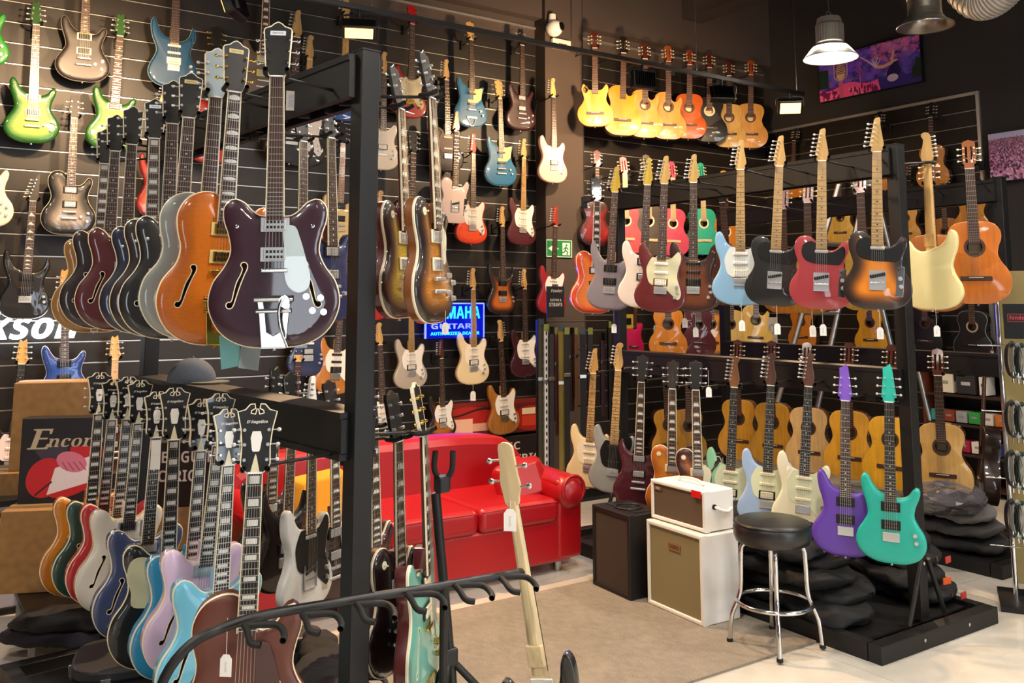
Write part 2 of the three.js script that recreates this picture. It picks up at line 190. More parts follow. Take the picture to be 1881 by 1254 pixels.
// kind: body, nut height, scale length, bridge height above the foot, headstock, bridge kind, pickups, guard, knobs
const KIND = {
  strat: { b: 'strat', nut: 0.795, sc: 0.648, hd: 'strat', br: 'trem', pk: 'SSH', guard: 'strat', knobs: [[0.1, 0.16], [0.105, 0.125], [0.09, 0.095]], rise: 0.009, word: 'electric guitar' },
  sharp: { b: 'sharp', nut: 0.79, sc: 0.648, hd: 'point', br: 'trem', pk: 'HH', knobs: [[0.11, 0.15], [0.115, 0.115]], rise: 0.009, nf: 24, word: 'electric guitar' },
  prs: { b: 'prs', nut: 0.785, sc: 0.635, hd: 'prs', br: 'stop', pk: 'HH', knobs: [[0.07, 0.12], [0.115, 0.145], [0.11, 0.09]], rise: 0.014, nf: 22, word: 'electric guitar' },
  tele: { b: 'tele', nut: 0.79, sc: 0.648, hd: 'kline', br: 'tele', pk: 'N', guard: 'tele', knobs: [[0.105, 0.155], [0.108, 0.115]], rise: 0.009, word: 'electric guitar' },
  lp: { b: 'lp', nut: 0.775, sc: 0.628, hd: 'gib', br: 'tom', pk: 'HH', guard: 'lp', knobs: [[0.09, 0.16], [0.125, 0.135], [0.085, 0.1], [0.12, 0.08]], rise: 0.016, word: 'electric guitar' },
  sg: { b: 'sg', nut: 0.79, sc: 0.628, hd: 'gib', br: 'tom', pk: 'HH', knobs: [[0.09, 0.15], [0.12, 0.12]], rise: 0.012, word: 'electric guitar' },
  rev: { b: 'rev', nut: 0.775, sc: 0.628, hd: 'gib', br: 'tom', pk: 'SS', guard: 'rev', knobs: [[0.09, 0.14], [0.11, 0.105]], rise: 0.012, word: 'electric guitar' },
  arch2: { b: 'arch2', nut: 0.872, sc: 0.628, hd: 'gre', br: 'tom', tail: 'trapeze', pk: 'HH', knobs: [[0.1, 0.16], [0.145, 0.155], [0.12, 0.115], [0.155, 0.11]], rise: 0.02, holes: true, word: 'archtop guitar' },
  arch1: { b: 'arch1', nut: 0.878, sc: 0.628, hd: 'gre', br: 'tom', tail: 'trapeze', pk: 'HH', knobs: [[0.1, 0.16], [0.145, 0.155], [0.12, 0.115]], rise: 0.02, holes: true, word: 'archtop guitar' },
  classic: { b: 'classic', nut: 0.805, sc: 0.65, hd: 'cla', br: 'tie', hole: 0.335, rise: 0.006, nf: 19, nw: 0.052, bw: 0.062, word: 'acoustic guitar' },
  cut: { b: 'cut', nut: 0.805, sc: 0.65, hd: 'cla', br: 'tie', hole: 0.335, rise: 0.006, nf: 19, nw: 0.05, bw: 0.06, word: 'acoustic guitar' },
  wing: { b: 'wing', nut: 0.775, sc: 0.64, hd: 'cla', br: 'tie', rise: 0.006, nf: 20, nw: 0.05, bw: 0.06, word: 'acoustic guitar' },
  bass: { b: 'jazz', nut: 0.97, sc: 0.8, hd: 'bass', br: 'bassb', pk: 'SS', guard: 'jazz', knobs: [[0.11, 0.17], [0.12, 0.13], [0.105, 0.095]], rise: 0.009, nf: 20, nw: 0.04, bw: 0.06, word: 'bass guitar' },
};
for (const k of Object.values(KIND)) { k.nf ??= 22; k.nw ??= 0.043; k.bw ??= 0.056; k.L = k.nut + HEAD[k.hd].h; k.brY = k.nut - k.sc; k.end = k.nut - k.sc * (1 - 2 ** (-(k.nf + 0.6) / 12)); }
const GUARD = {
  strat: smooth([[0.03, 0.326], [0.055, 0.332], [0.08, 0.356], [0.1, 0.376], [0.114, 0.366], [0.12, 0.33], [0.104, 0.27], [0.1, 0.22], [0.118, 0.16], [0.128, 0.115], [0.11, 0.082], [0.075, 0.108], [0.045, 0.135], [0.02, 0.16], [-0.045, 0.165], [-0.07, 0.18], [-0.085, 0.222], [-0.09, 0.27], [-0.075, 0.31], [-0.056, 0.338], [-0.03, 0.335]], 60),
  tele: smooth([[-0.028, 0.35], [-0.056, 0.36], [-0.092, 0.34], [-0.1, 0.292], [-0.08, 0.258], [-0.045, 0.244], [0.04, 0.238], [0.09, 0.238], [0.108, 0.262], [0.12, 0.31], [0.11, 0.335], [0.085, 0.32], [0.055, 0.303], [0.028, 0.305]], 50),
  lp: smooth([[0.03, 0.335], [0.06, 0.325], [0.078, 0.3], [0.07, 0.24], [0.06, 0.2], [0.042, 0.2], [0.032, 0.22], [0.03, 0.28]], 32),
  rev: [[-0.036, 0.34], [0.028, 0.335], [0.06, 0.34], [0.118, 0.352], [0.108, 0.3], [0.1, 0.25], [0.06, 0.215], [-0.036, 0.215], [-0.036, 0.24], [0.02, 0.24], [0.02, 0.315], [-0.036, 0.315]],
  gre: smooth([[0.03, 0.385], [0.062, 0.385], [0.078, 0.35], [0.1, 0.275], [0.112, 0.225], [0.105, 0.185], [0.075, 0.172], [0.045, 0.19], [0.032, 0.225], [0.03, 0.3]], 44),
  pearl: smooth([[0.03, 0.4], [0.09, 0.43], [0.14, 0.41], [0.15, 0.36], [0.128, 0.3], [0.128, 0.25], [0.03, 0.235], [-0.03, 0.235], [-0.125, 0.25], [-0.13, 0.3], [-0.148, 0.36], [-0.135, 0.42], [-0.09, 0.43], [-0.03, 0.4]], 60),
  jazz: smooth([[0.03, 0.33], [0.075, 0.35], [0.11, 0.385], [0.128, 0.36], [0.105, 0.28], [0.11, 0.22], [0.13, 0.16], [0.12, 0.11], [0.08, 0.13], [0.03, 0.19], [-0.05, 0.2], [-0.09, 0.25], [-0.1, 0.33], [-0.06, 0.35], [-0.03, 0.34]], 50),
};
const FHOLE = smooth([[-0.085, 0.262], [-0.092, 0.27], [-0.101, 0.268], [-0.104, 0.26], [-0.098, 0.253], [-0.102, 0.235], [-0.116, 0.205], [-0.125, 0.168], [-0.129, 0.15], [-0.134, 0.144], [-0.143, 0.144], [-0.147, 0.135], [-0.142, 0.127], [-0.132, 0.127], [-0.126, 0.136], [-0.117, 0.165], [-0.106, 0.2], [-0.094, 0.232], [-0.086, 0.25]], 48);
const grow = (p, d) => { const n = p.length; let A = 0; for (let i = 0; i < n; i++) { const a = p[i], b = p[(i + 1) % n]; A += a[0] * b[1] - b[0] * a[1]; } const s = A > 0 ? 1 : -1; return p.map((q, i) => { const a = p[(i + n - 1) % n], b = p[(i + 1) % n], L = Math.hypot(b[0] - a[0], b[1] - a[1]) || 1; return [q[0] + s * d * (b[1] - a[1]) / L, q[1] - s * d * (b[0] - a[0]) / L]; }); };
const flip = (p) => p.map(([x, y]) => [-x, y]).reverse();

function tunerGeo(side, kind) {
  return keep('tuner' + side + kind, () => {
    const k = kind === 'big' ? 1.7 : 1, s = side;
    const parts = [moved(cyl(0.0046 * k, 0.0056 * k, 0.012 * k, 10), -s * 0.011, 0, 0.012, Math.PI / 2), moved(cyl(0.0022 * k, 0.0022 * k, 0.018 * k, 6), s * 0.008 * k, 0, -0.004, 0, 0, Math.PI / 2)];
    const knob = new THREE.SphereGeometry(0.0085 * k, 8, 6).scale(0.85, 0.75, 0.45).translate(s * 0.02 * k, 0, -0.004); parts.push(knob);
    return join(parts);
  });
}
function neckGeo(K) {
  return keep('neck' + K.nut + K.end + K.nw, () => {
    const pos = [], idx = [], n = 8, y0 = K.end - 0.01, y1 = K.nut + 0.012;
    for (let r = 0; r <= 1; r++) for (let i = 0; i <= n; i++) { const a = i / n * Math.PI, w = (r ? K.nw : K.bw) / 2 * 0.98, d = r ? 0.015 : 0.019; pos.push(Math.cos(a) * w, r ? y1 : y0, -(Math.max(0, Math.sin(a)) ** 0.8) * d - 0.0055); }
    for (let i = 0; i < n; i++) { const a = i, b = i + 1, c = a + n + 1, d = b + n + 1; idx.push(a, b, c, b, d, c); }
    idx.push(0, n + 1, n, n, n + 1, 2 * n + 1); for (let i = 1; i < n; i++) idx.push(0, i + 1, i, n + 1, n + 1 + i, n + 2 + i);
    const g = new THREE.BufferGeometry(); g.setAttribute('position', new THREE.Float32BufferAttribute(pos, 3)); g.setAttribute('uv', new THREE.Float32BufferAttribute(pos.flatMap((v, i) => i % 3 === 0 ? [v * 8, pos[i + 1] * 2] : []), 2)); g.setIndex(idx);
    return toCreasedNormals(g, 0.8);
  });
}
function boardGeo(K) {
  return keep('board' + K.nut + K.end + K.nw, () => { const b = K.bw / 2, t = K.nw / 2; const g = slab([[-b, K.end], [b, K.end], [t, K.nut], [-t, K.nut]], 0.006, 0.0008).translate(0, 0, -0.006); const u = g.attributes.uv; for (let i = 0; i < u.count; i++) u.setXY(i, u.getX(i) * 6, u.getY(i) * 1.5); return g; });
}
const fretY = (K, n) => K.nut - K.sc * (1 - 2 ** (-n / 12));
const widthAt = (K, y) => K.nw + (K.bw - K.nw) * (K.nut - y) / (K.nut - K.end);
const fretGeo = (K, n) => keep('fret' + n + K.nut + K.sc + K.nw, () => { const y = fretY(K, n); return new THREE.BoxGeometry(widthAt(K, y) - 0.001, 0.0026, 0.0022).translate(0, y, 0.0006); });
const stringsGeo = (K, n) => keep('str' + K.nut + K.sc + K.nw + n, () => join([...Array(n)].map((_, i) => { const k = i / (n - 1) - 0.5, a = V3(k * 0.054, K.brY, 0.011), b = V3(k * (K.nw - 0.008), K.nut, 0.004), w = 0.0009 + 0.0006 * (1 - i / n); const L = a.distanceTo(b), g = new THREE.BoxGeometry(w, L, w); return g.rotateZ(Math.atan2(b.x - a.x, b.y - a.y) * -1).rotateX(-0.01).translate((a.x + b.x) / 2, (a.y + b.y) / 2, (a.z + b.z) / 2); })));
const INLAY = { dot: [3, 5, 7, 9, 12, 15, 17, 19, 21], block: [1, 3, 5, 7, 9, 12, 15, 17, 19], trap: [3, 5, 7, 9, 12, 15, 17, 19, 21], bird: [3, 5, 7, 9, 12, 15, 17, 19, 21], hump: [1, 3, 5, 7, 9, 12, 15, 17, 19], shark: [3, 5, 7, 9, 12, 15, 17, 19, 21] };
function inlayGeo(K, kind, n) {
  return keep('inl' + kind + n + K.nut + K.nw, () => {
    const y0 = fretY(K, n), y1 = fretY(K, n - 1), h = (y1 - y0), w = widthAt(K, y0), c = (y0 + y1) / 2;
    let g;
    if (kind === 'dot') g = cyl(0.0034, 0.0034, 0.0012, 12).clone().rotateX(Math.PI / 2);
    else if (kind === 'block') g = new THREE.BoxGeometry(w * 0.68, h * 0.66, 0.0012);
    else if (kind === 'trap') g = slab([[-w * 0.38, -h * 0.33], [w * 0.38, -h * 0.33], [w * 0.28, h * 0.33], [-w * 0.28, h * 0.33]], 0.0012);
    else if (kind === 'bird') g = slab([[-w * 0.32, 0], [-w * 0.02, -h * 0.1], [0.001, -h * 0.32], [w * 0.08, -h * 0.05], [w * 0.3, h * 0.1], [w * 0.04, h * 0.12], [0, h * 0.34], [-w * 0.06, h * 0.06]], 0.0012);
    else if (kind === 'shark') g = slab([[-w * 0.4, -h * 0.36], [w * 0.4, -h * 0.36], [-w * 0.1, h * 0.36]], 0.0012);
    else g = slab(smooth([[-w * 0.42, -h * 0.2], [w * 0.42, -h * 0.2], [w * 0.4, h * 0.08], [w * 0.2, h * 0.22], [0, h * 0.27], [-w * 0.2, h * 0.22], [-w * 0.4, h * 0.08]], 24), 0.0012);
    return g.clone().translate(0, c, kind === 'dot' || kind === 'block' ? 0.0004 : -0.0002);
  });
}
const logos = {};
function logoMat(text, ink, font) { return logos[text + ink] ?? (logos[text + ink] = new THREE.MeshStandardMaterial({ roughness: 0.3, transparent: true, alphaTest: 0.4, map: print(256, 64, (c) => { c.clearRect(0, 0, 256, 64); c.fillStyle = ink; c.font = font; c.textAlign = 'center'; c.textBaseline = 'middle'; c.fillText(text, 128, 34); }) })); }

const made = [];
// o: k kind, T/B picture places of the head's tip and the body's foot, on {v}|{u}|{f}|auto, az bearing of the face, c body colour, and so on
function guitar(o) {
  const K = { ...KIND[o.k], ...(o.K || {}) }, H = HEAD[o.hd || K.hd], B = BODY[K.b], L = K.nut + H.h;
  let T, P;
  if (o.on?.v) { T = onV(...o.T, o.on.v); P = onV(...o.B, o.on.v); }
  else if (o.on?.u) { T = onU(...o.T, o.on.u); P = onU(...o.B, o.on.u); }
  else { const a = at(...o.T, 1), b = at(...o.B, 1), f = o.f ?? L / a.distanceTo(b); T = at(...o.T, f); P = at(...o.B, f); if (o.lean) T.addScaledVector(azv(o.az), -o.lean); }
  const s = T.distanceTo(P) / L, yA = T.clone().sub(P).normalize(), z0 = azv(o.az);
  const xA = yA.clone().cross(z0).normalize(), zA = xA.clone().cross(yA).normalize();
  const g = thing(K.word.replace(' ', '_'), o.s, K.word, P, 0, o.g);
  g.quaternion.setFromRotationMatrix(new THREE.Matrix4().makeBasis(xA, yA, zA)); g.scale.setScalar(s);
  const near = !o.far, t = B.th / 2, hk = K.holes && o.holes !== 0 ? 'f' : o.ear ? 'ear' : K.hole && o.hole !== 0 ? K.hole : 0, G = bodyGeo(K.b, hk), z = t + 0.0005, hw = o.gold ? GOLD : o.hw || SILVER;
  const zb = t + K.rise;                                  // fretboard top
  const side = o.m || o.side || gloss(o.c ?? 0x1a1614);
  mesh('body', G.back, o.side || side, g); const top = mesh('top', G.top, o.top || side, g);
  if (hk) mesh('inside_lining', G.inner, RAWWOOD, g);
  if (o.bind) mesh('binding', G.bind, o.bind === 1 ? CREAM : o.bind, g);
  const nm = o.neck || MAPLE, fb = o.fb || ROSE;
  const neck = mesh('neck', neckGeo(K), nm, g, 0, 0, zb);
  if (K.rise > 0.007 || K.b === 'wing') mesh('heel', keep('heel' + K.b + K.rise + K.end, () => new RoundedBoxGeometry(K.bw - 0.002, 0.07, t + K.rise - 0.004, 2, 0.004).translate(0, K.end + 0.055, (t + K.rise - 0.004) / 2)), K.b.startsWith('arch') || K.b === 'lp' ? side : nm, neck, 0, 0, -zb);
  const board = mesh('fretboard', boardGeo(K), fb, g, 0, 0, zb);
  for (let n = 1; n <= K.nf; n++) mesh('fret', fretGeo(K, n), NICKEL, board);
  mesh('nut', keep('nut' + K.nw, () => new THREE.BoxGeometry(K.nw, 0.005, 0.008)), WHITEP, neck, 0, K.nut + 0.0025, -0.001);
  if (o.edge) mesh('edge_binding', keep('eb' + K.nut + K.end + K.nw, () => { const b = K.bw / 2, q = K.nw / 2, e = 0.0022; return join([-1, 1].map((k) => slab(k < 0 ? [[-b - e, K.end], [-b + 0.001, K.end], [-q + 0.001, K.nut], [-q - e, K.nut]] : [[b - 0.001, K.end], [b + e, K.end], [q + e, K.nut], [q - 0.001, K.nut]], 0.0062).translate(0, 0, -0.0058))); }), CREAM, board);
  const ik = o.ink ?? 'dot';
  if (INLAY[ik]) {
    const list = INLAY[ik].filter((n) => n <= K.nf), im = o.imat || (fb === MAPLE ? BLACKP : MOP);
    if (near) for (const n of list) mesh('inlay', inlayGeo(K, ik, n), im, board);
    else mesh('inlays', keep('all' + ik + K.nut + K.nw, () => join(list.map((n) => inlayGeo(K, ik, n)))), im, board);
  }
  // headstock
  const hs = mesh('headstock', keep('hs' + (o.hd || K.hd), () => {
    if (!H.slots) return slab(H.p, 0.014, 0.0015).translate(0, 0, -0.014);
    const sh = shape(H.p); for (const k of [-1, 1]) sh.holes.push(new THREE.Path([[k * 0.02, 0.04], [k * 0.02, 0.145], [k * 0.008, 0.145], [k * 0.008, 0.04]].map(([a, b]) => new THREE.Vector2(a, b))));
    return new THREE.ExtrudeGeometry(sh, { depth: 0.018, bevelEnabled: false }).translate(0, 0, -0.018);
  }), o.head || (near && nm === MAPLE ? MAPLE : nm), g, 0, K.nut, zb - 0.003);
  hs.rotation.x = H.tilt;
  if (o.hb) mesh('headstock_binding', keep('hb' + (o.hd || K.hd), () => { const sh = shape(grow(H.p, 0.0022)); sh.holes.push(new THREE.Path(grow(H.p, -0.0012).map(([a, b]) => new THREE.Vector2(a, b)))); return new THREE.ExtrudeGeometry(sh, { depth: 0.013, bevelEnabled: false }).translate(0, 0, -0.0125); }), CREAM, hs);
  const tm = o.tun || (H.slots ? CREAM : hw), rev = o.rev ? -1 : 1;
  if (near) for (const [x, y, sd] of H.tn) mesh('tuner', tunerGeo(sd * rev, H.big ? 'big' : ''), tm, hs, x * rev + sd * rev * 0.004, y, -0.006);
  else mesh('tuners', keep('tn' + (o.hd || K.hd) + rev, () => join(H.tn.map(([x, y, sd]) => tunerGeo(sd * rev, H.big ? 'big' : '').clone().translate(x * rev + sd * rev * 0.004, y, -0.006)))), tm, hs);
  if (rev < 0) hs.geometry = keep('hsr' + (o.hd || K.hd), () => slab(flip(H.p), 0.014, 0.0015).translate(0, 0, -0.014));
  if (o.plate) { const p = mesh('nameplate', keep('npl', () => new RoundedBoxGeometry(0.05, 0.016, 0.003, 1, 0.001)), o.plate, hs, 0, 0.153, 0.0005); if (o.logo) mesh('lettering', keep('lg1', () => new THREE.PlaneGeometry(0.048, 0.012)), logoMat(...o.logo), p, 0, 0, 0.0018); }
  else if (o.logo) mesh('lettering', keep('lg2', () => new THREE.PlaneGeometry(0.07, 0.0175)), logoMat(...o.logo), hs, 0, 0.153, 0.0012);
  if (o.emblem) { mesh('headstock_inlay', keep('emb', () => slab([[-0.012, 0.07], [-0.009, 0.064], [-0.005, 0.04 + 0.034 - 0.01], [0.005, 0.064], [0.009, 0.064], [0.012, 0.07], [0.017, 0.105], [0.012, 0.124], [-0.012, 0.124], [-0.017, 0.105]], 0.001)), MOP, hs); mesh('truss_cover', keep('trc', () => slab([[-0.014, 0.002], [0.014, 0.002], [0.01, 0.02], [0.003, 0.05], [0, 0.058], [-0.003, 0.05], [-0.01, 0.02]], 0.002)), o.emblem, hs); }
  // guard, pickups, bridge
  const gk = o.guard ?? K.guard;
  if (gk && o.gc) mesh('pickguard', keep('pg' + gk, () => slab(gk === 'rev' ? GUARD[gk] : GUARD[gk], 0.0026, 0.0006)), o.gc, g, 0, 0, gk === 'gre' || gk === 'lp' ? z + 0.006 : z);
  const zg = gk && o.gc ? z + 0.002 : z, sp = K.end - K.brY;
  const pks = o.pk ?? K.pk ?? '';
  const ys = { 1: [0.45], 2: [0.86, 0.3], 3: [0.87, 0.56, 0.22] }[pks.length] || [];
  [...pks].forEach((p, i) => {
    const y = K.brY + sp * ys[i];
    if (p === 'S') mesh('pickup', keep('pkS', () => new RoundedBoxGeometry(0.084, 0.017, 0.009, 2, 0.007)), o.pc || WHITEP, g, 0, y, zg + 0.003);
    else if (p === 'N') { mesh('pickup', keep('pkN', () => new RoundedBoxGeometry(0.068, 0.015, 0.008, 2, 0.006)), SILVER, g, 0, K.end - 0.013, zg + 0.003); }
    else {
      const ring = mesh('pickup_ring', keep('pkR', () => new RoundedBoxGeometry(0.09, 0.046, 0.006, 1, 0.002)), (o.rc === CHROME ? SILVER : o.rc) || BLACKP, g, 0, y, zg + 0.002);
      const cov = mesh('pickup', keep('pkH', () => new RoundedBoxGeometry(0.07, 0.036, 0.008, 2, 0.003)), (o.pc === CHROME ? SILVER : o.pc) || SILVER, ring, 0, 0, 0.004);
      if (o.pslots) mesh('pickup_slots', keep('pkL', () => join([-1, 1].flatMap((r) => [-2, -1, 0, 1, 2].map((k) => new THREE.BoxGeometry(0.008, 0.009, 0.001).translate(k * 0.0115, r * 0.0085, 0.0042))))), BLACKP, cov);
      else mesh('pole_pieces', keep('pkP', () => join([-1, 1].flatMap((r) => [-2.5, -1.5, -0.5, 0.5, 1.5, 2.5].map((k) => cyl(0.0022, 0.0022, 0.001, 6).clone().rotateX(Math.PI / 2).translate(k * 0.01, r * 0.009, 0.0042))))), o.pc ? CHROME : NICKEL, cov);
    }
  });
  const y = K.brY, br = o.br || K.br;
  if (br === 'trem') { const b = mesh('bridge', keep('brT', () => new RoundedBoxGeometry(0.078, 0.044, 0.008, 1, 0.002)), o.bh || hw, g, 0, y - 0.012, zg + 0.003); mesh('saddles', keep('brS', () => join([...Array(6)].map((_, i) => new THREE.BoxGeometry(0.009, 0.018, 0.006).translate((i - 2.5) * 0.0108, 0.008, 0.006)))), hw, b); }
  if (br === 'tele') { const b = mesh('bridge', keep('brE', () => join([new THREE.BoxGeometry(0.078, 0.098, 0.002).translate(0, 0.012, 0), new THREE.BoxGeometry(0.002, 0.098, 0.01).translate(-0.038, 0.012, 0.004), new THREE.BoxGeometry(0.002, 0.098, 0.01).translate(0.038, 0.012, 0.004), new THREE.BoxGeometry(0.078, 0.002, 0.01).translate(0, -0.036, 0.004)])), SILVER, g, 0, y - 0.01, z + 0.001); mesh('pickup', keep('brP', () => new RoundedBoxGeometry(0.074, 0.018, 0.008, 1, 0.004).rotateZ(0.24)), BLACKP, b, 0, 0.036, 0.004); mesh('saddles', keep('brQ', () => join([-1, 0, 1].map((i) => new THREE.CylinderGeometry(0.004, 0.004, 0.02, 8).rotateZ(Math.PI / 2).translate(i * 0.022, 0, 0.006)))), CHROME, b); const cp = mesh('control_plate', keep('brC', () => new RoundedBoxGeometry(0.034, 0.15, 0.002, 1, 0.001).rotateZ(-0.06)), CHROME, g, 0.104, 0.14, z + 0.0005); mesh('switch', keep('sw', () => join([cyl(0.002, 0.002, 0.02, 8).clone().rotateX(Math.PI / 2).translate(0, 0, 0.01), ball(0.005, 8).clone().translate(0, 0, 0.02)])), BLACKP, cp, -0.004, 0.055, 0.002); }
  if (br === 'tom' || br === 'stop') { mesh('bridge', keep('brM', () => new RoundedBoxGeometry(0.084, 0.013, 0.014, 2, 0.004)), o.gold ? GOLD : hw, g, 0, y, z + 0.01); if (!(o.tail || K.tail)) mesh('tailpiece', keep('brZ', () => new RoundedBoxGeometry(0.098, 0.014, 0.01, 2, 0.005)), hw, g, 0, y - 0.042, z + 0.01); }
  const tl = o.tail || K.tail;
  if (tl === 'bigsby') {
    const b = mesh('tailpiece', keep('tlB', () => join([slab([[-0.028, -0.002], [0.028, -0.002], [0.034, 0.06], [0.04, 0.1], [0.026, 0.1], [0.02, 0.066], [0.016, 0.03], [0, 0.022], [-0.016, 0.03], [-0.02, 0.066], [-0.026, 0.1], [-0.04, 0.1], [-0.034, 0.06]], 0.008, 0.002), new THREE.BoxGeometry(0.056, 0.004, 0.04).translate(0, -0.001, -0.014)])), hw, g, 0, 0.004, z + 0.004); b.scale.set(1.35, 1.6, 1.2);
    mesh('roller_bar', keep('tlR', () => join([cyl(0.0065, 0.0065, 0.088, 12).clone().rotateZ(Math.PI / 2).translate(0, 0.094, 0.012), cyl(0.0045, 0.0045, 0.08, 12).clone().rotateZ(Math.PI / 2).translate(0, 0.07, 0.01)])), hw, b); mesh('spring', cyl(0.012, 0.012, 0.03, 12), hw, b, 0.026, 0.088, 0.022).rotation.x = 1.57;
    mesh('vibrato_arm', keep('tlA', () => tube([V3(0.028, 0.1, 0.034), V3(0.016, 0.08, 0.04), V3(0.018, 0.04, 0.04), V3(0.034, 0, 0.034)], 0.0042, 16, 6)), hw, b);
  } else if (tl === 'trapeze') mesh('tailpiece', keep('tlT', () => join([new THREE.BoxGeometry(0.1, 0.012, 0.006).translate(0, 0.075, 0.004), bar(V3(-0.012, 0, 0.002), V3(-0.042, 0.075, 0.002), 0.0022, 6), bar(V3(0.012, 0, 0.002), V3(0.042, 0.075, 0.002), 0.0022, 6), new THREE.BoxGeometry(0.034, 0.006, 0.026).translate(0, 0, -0.006)])), hw, g, 0, 0.004, z + 0.004);
  if (br === 'tie') mesh('bridge', keep('brK', () => join([new RoundedBoxGeometry(0.17, 0.028, 0.008, 1, 0.003), new THREE.BoxGeometry(0.07, 0.02, 0.006).translate(0, 0, 0.004)])), o.bm || ROSE, g, 0, y - 0.006, z + 0.003), mesh('saddle', keep('brKs', () => new THREE.BoxGeometry(0.076, 0.003, 0.005)), WHITEP, g, 0, y, z + 0.011);
  if (br === 'bassb') mesh('bridge', keep('brBb', () => new RoundedBoxGeometry(0.08, 0.055, 0.014, 1, 0.003)), hw, g, 0, y - 0.015, z + 0.005);
  if (K.hole && o.hole !== 0) {
    const h = mesh('rosette', keep('ros', () => new THREE.RingGeometry(0.042, 0.058, 40)), o.ros || ROSE, g, 0, K.hole, t + 0.0012);
    if (near || o.label) mesh('inner_label', keep('lbl', () => new THREE.PlaneGeometry(0.07, 0.05)), std('lb', 0xe0d4b0, 0.9), h, 0, -0.006, -1.9 * t + 0.004);
  }
  if (o.ear) mesh('rosette', keep('ears', () => new THREE.RingGeometry(0.0222, 0.031, 24).scale(0.8, 1.2, 1)), ROSE, g, -0.09, 0.365, t + 0.0012);
  if (K.holes && o.holes !== 0) for (const k of [0, 1]) mesh('f_hole_binding', keep('fb' + k, () => { const q = k ? flip(FHOLE) : FHOLE, sh = shape(grow(q, 0.003)); sh.holes.push(new THREE.Path(q.map(([a, b]) => new THREE.Vector2(a, b)))); return new THREE.ExtrudeGeometry(sh, { depth: 0.0014, bevelEnabled: false }); }), CREAM, g, 0, 0, t - 0.0004);
  for (const [x, ky] of (o.knobs === 0 ? [] : K.knobs || [])) mesh('knob', keep('knob', () => join([cyl(0.0085, 0.0098, 0.013, 14).clone().rotateX(Math.PI / 2), cyl(0.0105, 0.0105, 0.003, 14).clone().rotateX(Math.PI / 2).translate(0, 0, -0.005)])), o.kc || hw, g, x, ky, zg + 0.007);
  if (o.strap) for (const k of [-1, 1]) mesh('strap_knob', keep('stk', () => lathe([[0, 0.012], [0.006, 0.012], [0.007, 0.008], [0.004, 0.004], [0.006, 0]], 14).rotateX(Math.PI / 2)), hw, g, k * 0.118, 0.385, t - 0.001);
  if (o.pick) { const sel = mesh('switch_ring', keep('swr', () => cyl(0.014, 0.014, 0.002, 20).clone().rotateX(Math.PI / 2)), CREAM, g, -0.085, 0.375, z + 0.001); mesh('switch', keep('sw2', () => cyl(0.003, 0.002, 0.014, 8).clone().rotateX(Math.PI / 2)), CREAM, sel, 0, 0, 0.008); }
  if (near) mesh('strings', stringsGeo(K, H.big ? 4 : 6), NICKEL, g, 0, 0, zb);
  mesh('strap_button', keep('sbt', () => lathe([[0, -0.012], [0.0065, -0.012], [0.0065, -0.009], [0.004, -0.006], [0.006, 0]], 12)), hw, g, 0, 0.002, 0);
  g.updateMatrixWorld(true);
  const nutP = V3(0, K.nut + 0.012, zb - 0.012).applyMatrix4(g.matrixWorld);
  made.push({ s, o, d: P.dot(FW) });
  if (o.hang !== 0) hanger(nutP, xA, yA, zA, o, s);
  return g;
}
// the yoke that carries a guitar under its headstock and the arm back to the slat wall or the rack
function hanger(p, xA, yA, zA, o, s) {
  const h = thing('guitar_hanger', 'black hanger arm holding the ' + o.s, 'hanger', p, 0, 'black guitar hangers');
  let end;
  if (o.on?.v) end = V3(p.x + 0.02, p.y - 0.02, -7.268); else if (o.on?.u) end = V3(8.588, p.y - 0.02, p.z);
  else if (o.beam) { const [bu, bv, du, dv, by, bl] = o.beam, t = Math.min(bl - 0.06, Math.max(0.06, (p.x - bu) * du + (-p.z - bv) * dv + 0.1)); end = V3(bu + du * t, Math.min(p.y, by), -(bv + dv * t)); } else end = p.clone().addScaledVector(zA, -0.22);
  const a = V3(0, 0, 0).addScaledVector(zA, -0.03), e = end.sub(p);
  const pr = [-1, 1].map((k) => tube([V3(0, 0, 0).addScaledVector(zA, -0.03), V3(0, 0, 0).addScaledVector(xA, k * 0.03).addScaledVector(zA, -0.022), V3(0, 0, 0).addScaledVector(xA, k * 0.036).addScaledVector(zA, 0.02), V3(0, 0.008, 0).addScaledVector(xA, k * 0.034).addScaledVector(zA, 0.042)], 0.0085, 10, 7));
  mesh('yoke', join(pr), RUBBER, h); mesh('arm', bar(a, e, 0.0055, 8), BLACKM, h);
  const pl = mesh('plate', box(0.05, 0.09, 0.012, 0.003), BLACKM, h, e.x, e.y, e.z); pl.lookAt(pl.getWorldPosition(V3(0, 0, 0)).add(V3(zA.x, 0, zA.z)));
}
